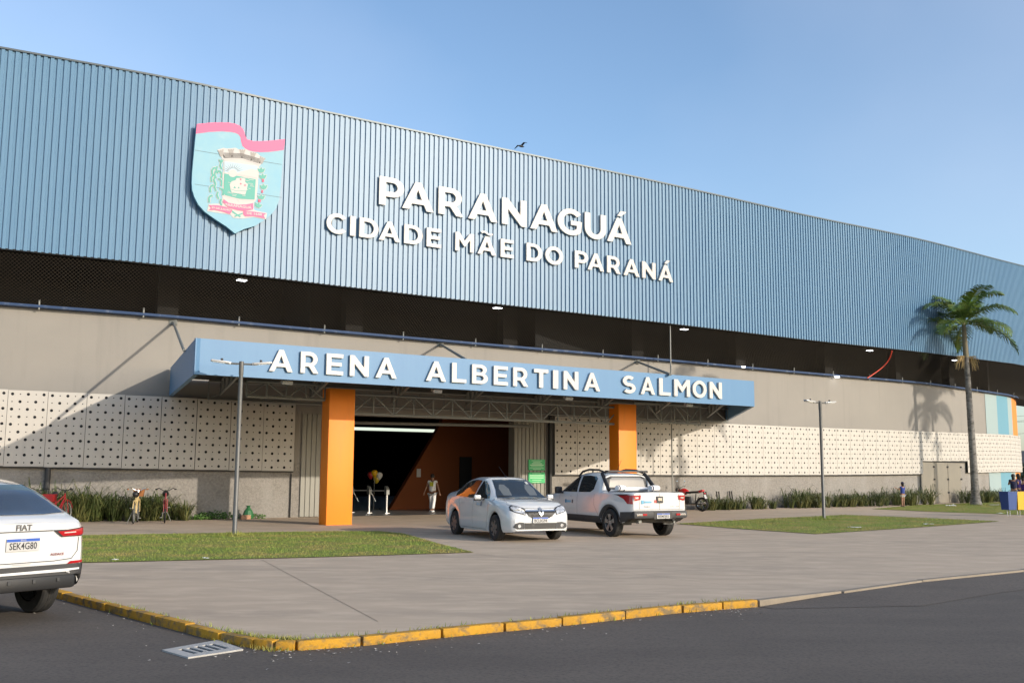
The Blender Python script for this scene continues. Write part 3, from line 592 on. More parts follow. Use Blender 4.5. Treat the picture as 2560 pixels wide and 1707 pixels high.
# ---------------------------------------------------------------- lettering
def arc(cx, cy, rx, ry, a0, a1, n=14): return [(cx + rx * math.cos(R(a0 + (a1 - a0) * i / n)), cy + ry * math.sin(R(a0 + (a1 - a0) * i / n))) for i in range(n + 1)]
def band(pts, t):
    L, Rr = [], []
    for i, p in enumerate(pts):
        a, b = pts[max(i - 1, 0)], pts[min(i + 1, len(pts) - 1)]; dx, dy = b[0] - a[0], b[1] - a[1]; l = math.hypot(dx, dy); nx, ny = -dy / l * t / 2, dx / l * t / 2
        L.append((p[0] + nx, p[1] + ny)); Rr.append((p[0] - nx, p[1] - ny))
    return L + Rr[::-1]
GL = {
 'P': [[[(0, 0), (0, 1), (.42, 1)] + arc(.42, .655, .37, .345, 90, -90) + [(.21, .31), (.21, 0)], [(.21, .49), (.21, .82), (.42, .82)] + arc(.42, .655, .16, .165, 85, -90)]],
 'R': [[[(0, 0), (0, 1), (.42, 1)] + arc(.42, .66, .36, .34, 90, -58) + [(.84, 0), (.6, 0), (.39, .31), (.21, .31), (.21, 0)], [(.21, .48), (.21, .82), (.42, .82)] + arc(.42, .65, .16, .17, 85, -90)]],
 'D': [[[(0, 0), (0, 1), (.38, 1)] + arc(.38, .5, .49, .5, 88, -90), [(.21, .18), (.21, .82), (.38, .82)] + arc(.38, .5, .275, .32, 88, -90)]],
 'B': [[[(0, 0), (0, 1), (.42, 1)] + arc(.42, .74, .31, .26, 88, -48) + arc(.44, .285, .35, .285, 52, -90), [(.2, .6), (.2, .83), (.42, .83)] + arc(.42, .715, .12, .115, 85, -90), [(.2, .17), (.2, .43), (.44, .43)] + arc(.44, .3, .14, .13, 85, -90)]],
 'A': [[[(0, 0), (.405, 1), (.595, 1), (1, 0), (.78, 0), (.69, .21), (.31, .21), (.22, 0)], [(.38, .38), (.62, .38), (.5, .73)]]],
 'N': [[[(0, 0), (0, 1), (.19, 1), (.62, .42), (.62, 1), (.82, 1), (.82, 0), (.65, 0), (.2, .6), (.2, 0)]]],
 'M': [[[(0, 0), (0, 1), (.22, 1), (.49, .58), (.76, 1), (.98, 1), (.98, 0), (.78, 0), (.78, .66), (.49, .24), (.2, .66), (.2, 0)]]],
 'U': [[[(0, 1)] + arc(.41, .42, .41, .44, 180, 360, 18) + [(.82, 1), (.61, 1)] + arc(.41, .43, .2, .26, 360, 180, 14) + [(.21, 1)]]],
 'G': [[arc(.5, .5, .5, .52, 43, 318, 28) + [(.9, .56), (.49, .56), (.49, .39), (.71, .39), (.71, .28)] + arc(.5, .5, .29, .33, 312, 43, 24)]],
 'C': [[arc(.5, .5, .5, .52, 40, 320, 28) + arc(.5, .5, .29, .33, 318, 42, 24)]],
 'O': [[arc(.5, .5, .5, .52, 0, 350, 35), arc(.5, .5, .29, .32, 0, 348, 29)]],
 'E': [[[(0, 0), (0, 1), (.7, 1), (.7, .82), (.2, .82), (.2, .59), (.64, .59), (.64, .42), (.2, .42), (.2, .18), (.71, .18), (.71, 0)]]],
 'L': [[[(0, 0), (0, 1), (.21, 1), (.21, .18), (.68, .18), (.68, 0)]]],
 'T': [[[(.29, 0), (.29, .81), (0, .81), (0, 1), (.8, 1), (.8, .81), (.51, .81), (.51, 0)]]],
 'I': [[[(0, 0), (0, 1), (.21, 1), (.21, 0)]]],
 'S': [[band(arc(.36, .7, .25, .215, 38, 262, 16) + arc(.36, .29, .27, .205, 82, -142, 16), .185)]],
}
def acc(ch):
    if ch == 'Á': return [[[(.42, 1.09), (.56, 1.3), (.8, 1.3), (.58, 1.09)]]]
    if ch == 'Ã': return [[band([(.2 + .6 * i / 14, 1.18 + .06 * math.sin(2 * math.pi * i / 14)) for i in range(15)], .1)]]
    return []
BASE = {'Á': 'A', 'Ã': 'A'}
def put_letter(parent, ch, pL, pR, h, depth, up=None):
    gl = GL[BASE.get(ch, ch)] + acc(ch); base = GL[BASE.get(ch, ch)]
    xs = [p[0] for g in base for lp in g for p in lp]; x0, x1 = min(xs), max(xs)
    ux = (pR - pL); W_ = ux.length; ux.normalize(); nrm = Vector((ux.y, -ux.x, 0)).normalized(); k = W_ / (x1 - x0); mb = MB()
    for g in gl: mb.slab(g, lambda u, v, d: pL + ux * ((u - x0) * k) + Vector((0, 0, v * h)) + nrm * d, depth, back=True)
    mb.build('letter', 'white_sign', parent, world=True)
def sign_on_clad(words, label, b0, b1, h, org=(780, 380), k=.4017, off=.025):
    first = words[0]; q0 = CC.hit(org[0] + first[1] * k, b0[1], OVER + off); zf = None
    za = CC.hit(b0[0], b0[1], OVER + off); zb_ = CC.hit(b1[0], b1[1], OVER + off)
    o = thing('sign_lettering', label, 'sign', tuple(CC.at((za[0] + zb_[0]) / 2, OVER + off, (za[1] + zb_[1]) / 2)))
    for ch, l, r_ in words:
        P = []
        for x in (l, r_):
            px = org[0] + x * k; s, _ = CC.hit(px, 500, OVER + off); t = (s - za[0]) / (zb_[0] - za[0]); P.append(CC.at(s, OVER + off, za[1] + (zb_[1] - za[1]) * t))
        put_letter(o, ch, P[0], P[1], h, .085)
    return o
L1 = [('P', 412, 567), ('A', 556, 752), ('R', 782, 937), ('A', 968, 1148), ('N', 1177, 1328), ('A', 1352, 1522), ('G', 1522, 1672), ('U', 1690, 1822), ('Á', 1827, 1978)]
L2 = [('C', 90, 212), ('I', 237, 270), ('D', 295, 413), ('A', 416, 547), ('D', 573, 687), ('E', 712, 802), ('M', 890, 1005), ('Ã', 1028, 1142), ('E', 1170, 1252), ('D', 1330, 1427), ('O', 1446, 1556), ('P', 1628, 1710), ('A', 1707, 1808), ('R', 1827, 1910), ('A', 1928, 2026), ('N', 2043, 2125), ('Á', 2143, 2232)]
sign_on_clad(L1, 'large raised white letters reading PARANAGUÁ on the blue ribbed cladding', (948, 512), (1574, 613), 1.06)
sign_on_clad(L2, 'smaller white letters reading CIDADE MÃE DO PARANÁ under the larger word', (868, 589), (1674, 706), .715)
L3 = [('A', 669, 728), ('R', 747.7, 792.7), ('E', 812.3, 854.5), ('N', 871, 918.4), ('A', 935.7, 988.4), ('A', 1062, 1112), ('L', 1126.9, 1162.6), ('B', 1177.2, 1216.3), ('E', 1231.3, 1266.7), ('R', 1279.9, 1317.4), ('T', 1332, 1367.4), ('I', 1379.6, 1392.2), ('N', 1405.8, 1442.6), ('A', 1457, 1496.5), ('S', 1554, 1585.5), ('A', 1598.3, 1633.7), ('L', 1644.5, 1672.7), ('M', 1682, 1721.3), ('O', 1728, 1762.4), ('N', 1770.2, 1800.7)]
sg = thing('sign_lettering', 'raised white letters reading ARENA ALBERTINA SALMON along the blue canopy fascia', 'sign', tuple(A0.lerp(A1, .5) + Vector((0, 0, ZB + .2))), math.atan2(cu_.y, cu_.x))
def fas_pt(px, z, off=.012):
    d = ray(px, 960); a = A0 - cn * off; c = cu_.cross(Vector((d.x, d.y, 0))).z; t = (Vector((d.x, d.y, 0)).cross(a)).z / -(Vector((d.x, d.y, 0)).cross(cu_)).z
    p = a + cu_ * t; return Vector((p.x, p.y, z))
for ch, l, r_ in L3: put_letter(sg, ch, fas_pt(l, ZB + .195), fas_pt(r_, ZB + .195), .58, .075)

# ---------------------------------------------------------------- coat of arms on the cladding
cs_, cz_ = CC.hit(595, 440, OVER + .22); cp = CC.at(cs_, OVER + .22, cz_); t_ = (CC.at(cs_ + .5) - CC.at(cs_ - .5)).normalized(); cnr = Vector((t_.y, -t_.x, 0))
crest = thing('coat_of_arms', 'large pale blue shield with wavy pink top and town arms, on the cladding', 'emblem', tuple(cp))
def CP(u, v, d):                                          # traced outline -> the emblem's own plane
    r0 = ray(460 + u * .19774, 290 + v * .19774); o_ = Vector((0, 0, HC)); k = (cp - o_).dot(cnr) / r0.dot(cnr); return o_ + r0 * k + cnr * d
def cres(loops, d0, d1, name, m, parent=None):
    mb = MB()
    for lp in loops: mb.slab(lp if isinstance(lp[0][0], (tuple, list)) else [lp], lambda u, v, d: CP(u, v, d0 + d * (d1 - d0)), 1.0)
    return mb.build(name, m, parent or crest, world=True)
topw = [(163, 105), (290, 92), (450, 83), (560, 87), (640, 100), (700, 125), (745, 165), (765, 210), (775, 260), (800, 300), (870, 320), (960, 322), (1060, 318), (1160, 308), (1275, 295)]
sh = topw + [(1262, 430), (1245, 640), (1222, 900), (1205, 1060), (1170, 1160), (1100, 1250), (1010, 1320), (900, 1390), (760, 1430), (645, 1487), (540, 1400), (400, 1310), (260, 1210), (180, 1120), (130, 1020), (105, 940), (98, 850), (105, 700), (130, 430)]
mcb = mat('crest_pale_blue', (.2, .39, .47), .55, noise=((.9, .9, .9), .7, (.13, .35, .5), (.4, .7)), noise2=((1.5, 1.5, 1.5), .5, (.33, .46, .49), (.55, .75)))
mpk = mat('crest_pink', (.72, .07, .2), .5); mw = mat('crest_white', (.42, .41, .4), .5); mtl = mat('crest_teal', (.03, .29, .235), .5); mrd = mat('crest_rose', (.55, .05, .12), .5); mln = mat('crest_line', (.05, .045, .045), .6)
mc_ = MB(); mc_.slab([sh], lambda u, v, d: CP(u, v, -.12 + d * .12), 1.0, back=True); mc_.build('shield', mcb, crest, world=True)
bot = [(1262, 430), (1160, 445), (1060, 456), (960, 460), (870, 450), (790, 425), (740, 380), (722, 320), (715, 270), (690, 235), (650, 215), (590, 203), (480, 196), (330, 202), (150, 226)]
cres([topw + bot], .002, .008, 'pink_band', mpk)
for y0, y1 in ((432, 630), (862, 1045)): cres([[(135, y0), (1235, y0 + (y1 - y0) * .92), (1235, y0 + (y1 - y0) * .92 + 4), (135, y0 + 4)]], .001, .003, 'panel_seam', mln)
back = [(420, 430), (500, 405), (545, 415), (650, 405), (690, 425), (785, 420), (830, 445), (920, 470), (960, 505), (1030, 540), (950, 640), (930, 900), (915, 1060), (880, 1100), (880, 1180), (900, 1195), (1050, 1230), (1035, 1310), (880, 1280), (740, 1300), (620, 1290), (590, 1250), (290, 1205), (310, 1115), (420, 1110), (485, 1120), (480, 985), (500, 560), (480, 540)]
cres([back], .002, .010, 'white_backing', mw)
cres([[(515, 570), (930, 632), (905, 1050), (880, 1075), (705, 1062), (690, 1085), (675, 1062), (520, 1020), (495, 985)]], .010, .016, 'inner_shield', mw)
cres([[(508, 730), (905, 805), (890, 1060), (700, 1050), (520, 1005), (498, 980)]], .016, .021, 'sea', mtl)
cres([[(508, 575), (928, 636), (922, 690), (850, 670), (700, 715), (640, 730), (508, 712)]], .016, .019, 'sky_field', mat('crest_sky', (.33, .45, .52), .5))
hill = [[(640, 738), (720, 705), (790, 690), (845, 672), (880, 700), (918, 742), (915, 790)]]
cres(hill, .019, .023, 'mountain', mw); cres([arc(615, 728, 55, 48, 0, 360, 18)[:-1]], .019, .022, 'sun_disc', mw)
rays = [[(615 + 62 * math.cos(R(a - 3)), 722 - 58 * math.sin(R(a - 3))), (615 + 62 * math.cos(R(a + 3)), 722 - 58 * math.sin(R(a + 3))), (615 + 145 * math.cos(R(a)), 722 - 125 * math.sin(R(a)))] for a in range(20, 170, 14)]
cres(rays, .019, .021, 'sun_rays', mln)
wav = []
for k in range(34):
    v_ = 775 + (k % 17) * 16; left = k < 17; u0 = random.uniform(512, 840); wl = random.uniform(25, 70); sl_ = .17
    if 800 < v_ < 990: pass
    wav.append([(u0, v_ + (u0 - 700) * sl_ * .6), (u0 + wl, v_ + 9 + (u0 - 700) * sl_ * .6), (u0 + wl, v_ + 14 + (u0 - 700) * sl_ * .6), (u0, v_ + 5 + (u0 - 700) * sl_ * .6)])
wav = [w_ for w_ in wav if w_[0][1] < 1010 and w_[1][0] < 895]
cres(wav, .021, .024, 'wave_lines', mw)
cres([[(575, 870), (600, 830), (650, 815), (660, 790), (730, 785), (775, 800), (770, 840), (805, 865), (795, 915), (790, 940), (770, 1000), (690, 985), (600, 970), (585, 930)]], .021, .027, 'sailing_ship', mw)
cr = []
for x, y in ((713, 805), (715, 862), (768, 880)): cr += [[(x - 12, y - 4), (x + 12, y - 4), (x + 12, y + 4), (x - 12, y + 4)], [(x - 4, y - 12), (x + 4, y - 12), (x + 4, y + 12), (x - 4, y + 12)]]
cres(cr[0::2], .027, .030, 'ship_crosses', mrd); cres(cr[1::2], .027, .031, 'ship_crosses', mrd)
cres([[(590, 925), (640, 945), (790, 950), (790, 955), (640, 950), (590, 930)], [(620, 915), (640, 890), (655, 920)], [(675, 918), (690, 895), (700, 920)]], .027, .029, 'ship_lines', mtl)
cres([[(500, 545), (700, 520), (860, 560), (955, 610), (950, 628), (855, 590), (700, 545), (505, 565)]], .011, .017, 'crown_base', mw)
crn = []
for x, y, a in ((470, 470, -14), (595, 460, -3), (735, 465, 3), (870, 500, 10), (980, 560, 24)):
    c_, s2 = math.cos(R(a)), math.sin(R(a)); crn.append([(x + dx * c_ - dy * s2, y + dx * s2 + dy * c_) for dx, dy in ((-38, -38), (-18, -38), (-18, -26), (-8, -26), (-8, -38), (10, -38), (10, -26), (20, -26), (20, -38), (40, -38), (28, -5), (26, 42), (-24, 42), (-28, -5))])
cres(crn, .012, .018, 'crown_towers', mat('crest_stone', (.3, .28, .26), .6))
crl = []
for k in range(5): crl.append([(500 + 3 * k, 470 + 15 * k), (730, 478 + 13 * k), (955 - 3 * k, 545 + 13 * k), (955 - 3 * k, 551 + 13 * k), (730, 484 + 13 * k), (500 + 3 * k, 476 + 15 * k)])
crl += [[(x - 16, y + 18), (x, y), (x + 16, y + 18)] for x, y in ((605, 500), (730, 512), (850, 545))] + [[(488, 480), (520, 530), (500, 530)], [(965, 560), (960, 605), (945, 600)]]
cres(crl, .018, .020, 'crown_lines', mln)
def leaf(x, y, a, l, w_): c_, s2 = math.cos(R(a)), math.sin(R(a)); return [(x + dx * l * c_ - dy * w_ * s2, y + dx * l * s2 + dy * w_ * c_) for dx, dy in ((0, 0), (.3, .5), (.7, .4), (1, 0), (.7, -.4), (.3, -.5))]
lv = []
for x, y in ((470, 585), (420, 640), (400, 700), (392, 770), (400, 860), (430, 960), (470, 1050)): lv.append(band([(x, y), (x - 14, y + 40), (x + 6, y + 90)], 22))
for x, y, sg_ in ((400, 660, -1), (390, 750, -1), (375, 880, -1), (360, 1010, -1), (430, 700, 1), (430, 800, 1), (450, 920, 1)):
    lv.append(band([(x, y)] + [(x + sg_ * 25, y + 2), (x + sg_ * 45, y + 28), (x + sg_ * 42, y + 85)], 24))
for x, y in ((465, 590),): lv += [leaf(x, y, a, 45, 20) for a in (-120, -80, -40)]
def grow(l_, e):
    c = (sum(p[0] for p in l_) / len(l_), sum(p[1] for p in l_) / len(l_)); n = len(l_); r_ = []
    ar = sum(l_[i][0] * l_[(i + 1) % n][1] - l_[(i + 1) % n][0] * l_[i][1] for i in range(n)); sg_ = 1 if ar > 0 else -1
    for i in range(n):
        a, b = l_[i - 1], l_[(i + 1) % n]; dx, dy = b[0] - a[0], b[1] - a[1]; q = math.hypot(dx, dy) or 1; r_.append((l_[i][0] + sg_ * dy / q * e, l_[i][1] - sg_ * dx / q * e))
    return r_
for k_, l_ in enumerate(lv): cres([grow(l_, 7)], .001, .004 + .0003 * k_, 'leaf_outline', mw)
for k_, l_ in enumerate(lv): cres([l_], .0105 + .0004 * k_, .0135 + .0004 * k_, 'leaf', mtl)
k_ = 0
for x, y in ((975, 720), (993, 800), (1005, 930), (975, 1060), (925, 1160)):
    for a in (-130, -90, -50): cres([grow(leaf(x, y, a + (20 if y > 1100 else 0), 72, 34), 7)], .001, .004 + .0002 * k_, 'leaf_outline', mw); cres([leaf(x, y, a + (20 if y > 1100 else 0), 72, 34)], .0105 + .0004 * k_, .0135 + .0004 * k_, 'leaf', mtl); k_ += 1
for b_ in ([(985, 800), (1010, 800), (1010, 838), (985, 838)], [(978, 940), (1000, 940), (998, 975), (976, 972)], [(935, 1060), (970, 1055), (968, 1090), (938, 1092)]): cres([b_], .02, .024, 'red_berries', mrd)
cres([[(600, 1190), (690, 1255), (720, 1270), (705, 1285), (600, 1215)]], .012, .015, 'stem', mtl); cres([[(740, 1225), (640, 1262), (632, 1276), (650, 1278), (745, 1238)]], .015, .018, 'stem', mtl)
rb = [[(500, 1055), (560, 1100), (680, 1125), (780, 1122), (870, 1105), (875, 1165), (865, 1185), (770, 1205), (680, 1195), (560, 1160), (490, 1090)], [(310, 1130), (420, 1130), (520, 1150), (610, 1190), (580, 1245), (480, 1210), (380, 1190), (310, 1195), (340, 1165)], [(750, 1205), (860, 1210), (1035, 1235), (1005, 1260), (1025, 1300), (880, 1270), (770, 1272), (745, 1240)]]
for k, r_ in enumerate(rb): cres([r_], .018 + .003 * (k == 0), .024 + .003 * (k == 0), 'ribbon', mrd if False else mpk)
for body, x, y, sz, wd, sl_ in (('PARANAGUÁ', 685, 1145, 58, 330, .12), ('29 DE JULHO', 465, 1178, 44, 240, .16), ('DE 1648', 885, 1242, 46, 190, .1)):
    text_mesh(body, sz, lambda u, v, d: CP(x + u, y - v * .75 + u * sl_, .029), bold=1.2, width=wd).build('ribbon_lettering', mw, crest, world=True, fix=False)

# ---------------------------------------------------------------- vehicles: lofted bodies, details laid on the body by projection
def pchip(xs, ys):
    xs, ys = np.array(xs, float), np.array(ys, float); h = np.diff(xs); d = np.diff(ys) / h; m = np.zeros_like(xs); m[0], m[-1] = d[0], d[-1]
    for i in range(1, len(xs) - 1):
        if d[i - 1] * d[i] > 0: w1, w2 = 2 * h[i] + h[i - 1], h[i] + 2 * h[i - 1]; m[i] = (w1 + w2) / (w1 / d[i - 1] + w2 / d[i])
    def f(x):
        x = min(max(x, xs[0]), xs[-1]); i = min(max(np.searchsorted(xs, x) - 1, 0), len(xs) - 2); t = (x - xs[i]) / h[i]
        return float((2 * t ** 3 - 3 * t * t + 1) * ys[i] + (t ** 3 - 2 * t * t + t) * h[i] * m[i] + (-2 * t ** 3 + 3 * t * t) * ys[i + 1] + (t ** 3 - t * t) * h[i] * m[i + 1])
    return f
class Car:
    def __init__(s, root, prof, axles, Ra, sill, step=.05):
        s.root = root; C = [pchip([p[0] for p in prof], [p[i] for p in prof]) for i in range(1, 7)]
        y0, y1 = prof[0][0], prof[-1][0]; ys = set(np.linspace(y0, y1, int((y1 - y0) / step)).tolist())
        for p in prof: ys.add(p[0])
        for a in axles:
            for k in range(25): ys.add(a + Ra * math.cos(math.pi * k / 24))
        ys = sorted(ys); ys = [y for i, y in enumerate(ys) if i == 0 or y - ys[i - 1] > .004]; rows = []
        for y in ys:
            zl, wm, zb, wb, zt, wt = [c(y) for c in C]
            for a in axles:
                if abs(y - a) < Ra: zl = max(zl, .32 + math.sqrt(Ra * Ra - (y - a) ** 2))
            k = min(1, max(.15, (zt - zb) / .35)); hh = zb - zl
            pts = [(wm - .05, zl), (wm - .012, zl + .1 * hh), (wm, zl + .35 * hh), (wm, zl + .62 * hh), (wm - .012, zl + .84 * hh), (wb, zb)]
            for f in (.3, .62): pts.append((wb + (wt - wb) * f + .018 * k, zb + (zt - .075 * k - zb) * f))
            pts += [(wt, zt - .075 * k), (wt - .05 * k - .02, zt - .03 * k), (wt * .78, zt - .008), (wt * .4, zt + .006), (0, zt + .01)]
            rows.append(pts)
        n = len(rows[0]); mb = MB(); vs = []
        for y, r_ in zip(ys, rows): vs += [(x, y, z) for x, z in r_] + [(-x, y, z) for x, z in r_[-2::-1]]
        w_ = 2 * n - 1; fs = [(i * w_ + j, i * w_ + j + 1, (i + 1) * w_ + j + 1, (i + 1) * w_ + j) for i in range(len(ys) - 1) for j in range(w_ - 1)]
        for base in (0, (len(ys) - 1) * w_):
            for j in range(n - 1): fs.append((base + j, base + j + 1, base + w_ - 2 - j, base + w_ - 1 - j))
        mb.add(vs, fs); s.body = mb.build('body', 'carwhite', root, sharp=38)
        s.bvh = BVHTree.FromPolygons([Vector(v) for v in vs], fs); s.ys = ys
        # dark underbody and wheel wells
        MB().box((0, (y0 + y1) / 2, .52), (1.1, (y1 - y0) - 1.1, .3)).build('underbody', 'black', root)
        for a in axles:
            for sx in (-1, 1):
                q = [(a + (Ra - .004) * math.cos(math.pi * k / 16), .32 + (Ra - .004) * math.sin(math.pi * k / 16)) for k in range(17)]; ub = MB()
                ub.add([(sx * x, y, z) for x in (.8, .5) for y, z in q], [(k, k + 1, k + 18, k + 17) for k in range(16)] + [tuple(range(17, 34))]); ub.build('wheel_housing', 'black', root)
    def lay(s, poly, axis, name, m, eps=.006, holes=None, parent=None, grid=.05, sym=False, label=None):
        """poly in (y,z) for axis ±x, in (x,z) for ±y, (x,y) for z"""
        outs = []
        for flip in ((1, -1) if sym else (1,)):
            bm = bmesh.new(); P = [Vector((p[0] * (flip if axis[1] != 'x' else 1), p[1], 0)) for p in poly]
            lps = [P] + [[Vector((p[0] * (flip if axis[1] != 'x' else 1), p[1], 0)) for p in h] for h in (holes or [])]
            flat = [p for lp in lps for p in lp]; vs = [bm.verts.new(p) for p in flat]
            for t in tessellate_polygon(lps):
                try: bm.faces.new([vs[i] for i in t])
                except ValueError: pass
            for ax in (0, 1):
                lo, hi = min(p[ax] for p in flat), max(p[ax] for p in flat); c = lo + grid
                while c < hi:
                    no = Vector((1, 0, 0)) if ax == 0 else Vector((0, 1, 0))
                    bmesh.ops.bisect_plane(bm, geom=bm.verts[:] + bm.edges[:] + bm.faces[:], plane_co=no * c, plane_no=no); c += grid
            sg_ = (1 if axis[0] == '+' else -1) * (flip if axis[1] == 'x' else 1)
            for v in bm.verts:
                a, b = v.co.x, v.co.y
                if axis[1] == 'x': o, d = Vector((sg_ * 3, a, b)), Vector((-sg_, 0, 0))
                elif axis[1] == 'y': o, d = Vector((a, sg_ * 6, b)), Vector((0, -sg_, 0))
                else: o, d = Vector((a, b, 4)), Vector((0, 0, -1))
                h = s.bvh.ray_cast(o, d)
                if h[0] is None: h = s.bvh.find_nearest(o + d * (6 - 2.2 if axis[1] == 'y' else 2.2))
                nn = h[1]; nn = nn if nn.dot(d) < 0 else -nn
                v.co = h[0] + nn * eps
            me = bpy.data.meshes.new(name); bm.normal_update(); bm.to_mesh(me); bm.free(); me.polygons.foreach_set('use_smooth', [True] * len(me.polygons))
            me.materials.append(M[m] if isinstance(m, str) else m); ob = bpy.data.objects.new(name, me); COL.objects.link(ob); ob.parent = parent or s.root
            if label: ob['label'] = label
            outs.append(ob)
        return outs[0]
def wheel(root, x, y, r, wd, spokes, m='alu', out_=1, two=False):
    t = MB().lathe([(r * .62, -wd / 2), (r * .93, -wd / 2), (r * .985, -wd / 2 + .02), (r, -wd / 2 + .05), (r * .99, -.03), (r * .985, -.026), (r, -.02), (r, .02), (r * .985, .026), (r * .99, .03), (r, wd / 2 - .05), (r * .985, wd / 2 - .02), (r * .93, wd / 2), (r * .62, wd / 2)], (0, 0, 0), 'X', 36)
    wl = bpy.data.objects.new('wheel', None); COL.objects.link(wl); wl.parent = root; wl.location = (x, y, r)
    t.build('tyre', 'tyre', wl, sharp=30)
    f_ = out_ * wd / 2; rim = MB()
    rim.lathe([(r * .64, f_ * .98), (r * .6, f_ * .96), (r * .575, f_ * .6), (r * .57, -f_)], (0, 0, 0), 'X', 32)
    rim.lathe([(.075, f_ * .8), (.05, f_ * .9), (0, f_ * .92)], (0, 0, 0), 'X', 16)
    for k in range(spokes):
        for dl in ((-.13, .13) if two else (0,)):
            a = 2 * math.pi * k / spokes + .3; d = Vector((0, math.cos(a + dl), math.sin(a + dl))); tv = Vector((0, -math.sin(a), math.cos(a))); w0, w1 = (.022, .03) if two else (.04, .055)
            i0, i1 = d * .05, d * r * .6; xo, xi = f_ * .93, f_ * .78
            rim.add([i0 - tv * w0 + Vector((xo, 0, 0)), i0 + tv * w0 + Vector((xo, 0, 0)), i1 + tv * w1 + Vector((f_ * .95, 0, 0)), i1 - tv * w1 + Vector((f_ * .95, 0, 0)), i0 - tv * w0 + Vector((xi, 0, 0)), i0 + tv * w0 + Vector((xi, 0, 0)), i1 + tv * w1 + Vector((xi, 0, 0)), i1 - tv * w1 + Vector((xi, 0, 0))],
                    [(0, 1, 2, 3), (0, 4, 5, 1), (1, 5, 6, 2), (2, 6, 7, 3), (3, 7, 4, 0)])
    rim.build('rim', m, wl, sharp=30)
    MB().lathe([(0, f_ * .5), (r * .58, f_ * .5)], (0, 0, 0), 'X', 24).build('brake_disc', 'black', wl)
    return wl
def plate(root, pos, nrm_y, text, sc=1.0, tilt=0):
    """Mercosul style plate standing across the car; nrm_y is +1 on the front, -1 on the rear"""
    x, y, z = pos; fr = lambda u, v, d: (x + (-u if nrm_y > 0 else u) * sc, y + nrm_y * (d + v * tilt), z + v * sc)
    pl = MB().slab([[(-.2, -.065), (.2, -.065), (.2, .065), (-.2, .065)]], fr, .012).build('number_plate', 'platewhite', root)
    mb = MB(); mb.slab([[(-.198, .034), (.198, .034), (.198, .063), (-.198, .063)]], lambda u, v, d: fr(u, v, .0125 + d), .002); mb.build('plate_header', 'plateblue', pl)
    text_mesh('BRASIL', .028, lambda u, v, d: fr(u, v + .048, .0162), width=.07).build('plate_country', 'platewhite', pl, fix=False)
    if text: text_mesh(text, .1, lambda u, v, d: fr(u, v - .016, .0142), bold=.0015, width=.33).build('plate_number', 'ink', pl, fix=False)
    return pl
def circ(cx, cy, rx, ry=None, n=16): return [(cx + rx * math.cos(2 * math.pi * i / n), cy + (ry or rx) * math.sin(2 * math.pi * i / n)) for i in range(n)]
def seam(car, pts, axis, wd=.008, sym=False): car.lay(band(pts, wd), axis, 'panel_gap', 'black', .004, sym=sym, grid=.2)

# ---- white sedan in front of the entrance, facing the camera
fr_w = G(1244, 1351); psi = R(24.5); SC = .98
hd = Vector((math.sin(psi), -math.cos(psi), 0)); rt_c = Vector((-hd.y * -1, 0, 0))
rz_s = math.atan2(hd.y, hd.x) - math.pi / 2; rv = Vector((math.cos(rz_s), math.sin(rz_s), 0))      # car's +x (its right hand side)
ctr = fr_w - hd * (1.317 * SC) - rv * (.75 * SC)
sedan = thing('sedan_car', 'white four door sedan parked facing the camera in front of the entrance', 'car', (ctr.x, ctr.y, 0), rz_s); sedan.scale = (SC,) * 3
prof = [(-2.17, .34, .70, .86, .66, .95, .62), (-2.10, .30, .79, .95, .76, 1.07, .70), (-1.95, .27, .84, .97, .80, 1.10, .71), (-1.65, .22, .862, .97, .83, 1.15, .69), (-1.4, .2, .866, .965, .838, 1.25, .65), (-1.15, .2, .868, .955, .84, 1.365, .625), (-.8, .2, .868, .945, .84, 1.47, .61), (-.4, .2, .868, .94, .84, 1.51, .60), (.05, .2, .868, .935, .84, 1.50, .60), (.35, .2, .868, .93, .838, 1.43, .60), (.7, .2, .867, .925, .835, 1.24, .63), (1.02, .2, .866, .92, .83, 1.045, .68), (1.14, .2, .865, .915, .82, .995, .74), (1.45, .21, .86, .89, .80, .965, .72), (1.75, .22, .84, .84, .77, .915, .69), (1.95, .23, .80, .78, .73, .85, .66), (2.07, .24, .745, .70, .68, .77, .60), (2.14, .27, .67, .62, .61, .67, .55)]
car = Car(sedan, prof, (1.317, -1.317), .365, .2)
for x, y, o_ in ((.76, 1.317, 1), (.76, -1.317, 1), (-.76, 1.317, -1), (-.76, -1.317, -1)): wheel(sedan, x, y, .308, .19, 6, mat('dull_alloy', (.16, .16, .165), .45, .7), o_)
# windows (y,z), both sides
car.lay([(.86, .985), (.73, 1.10), (.45, 1.31), (.24, 1.405), (.12, 1.415), (.02, .985)], '+x', 'front_window', 'glass', sym=True)
car.lay([(-.04, .985), (.03, 1.42), (-.3, 1.435), (-.62, 1.415), (-.85, 1.36), (-1.1, 1.25), (-1.32, 1.1), (-1.28, 1.01)], '+x', 'rear_window', 'glass', sym=True)
ws = [(-.665, 1.0), (-.56, 1.20), (-.5, 1.38), (-.47, 1.435), (-.2, 1.45), (.2, 1.45), (.47, 1.435), (.5, 1.38), (.56, 1.20), (.665, 1.0), (.3, .985), (-.3, .985)]
car.lay(ws, '+y', 'windscreen', 'glass', .007)
car.lay([(-.56, 1.12), (-.47, 1.40), (.47, 1.40), (.56, 1.12)], '-y', 'rear_screen', 'glass')
# seats and stickers seen through the windscreen are its own pale patches
for x0 in (-.36, .34): car.lay([(x0 - .11, 1.06), (x0 - .13, 1.22), (x0 - .06, 1.32), (x0 + .06, 1.32), (x0 + .13, 1.22), (x0 + .11, 1.06)], '+y', 'seat_seen_through_glass', mat('seat_fabric', (.11, .12, .12), .25, coat=.6), .009)
car.lay([(-.44, 1.33), (-.36, 1.33), (-.36, 1.39), (-.43, 1.39)], '+y', 'windscreen_sticker', 'platewhite', .009)
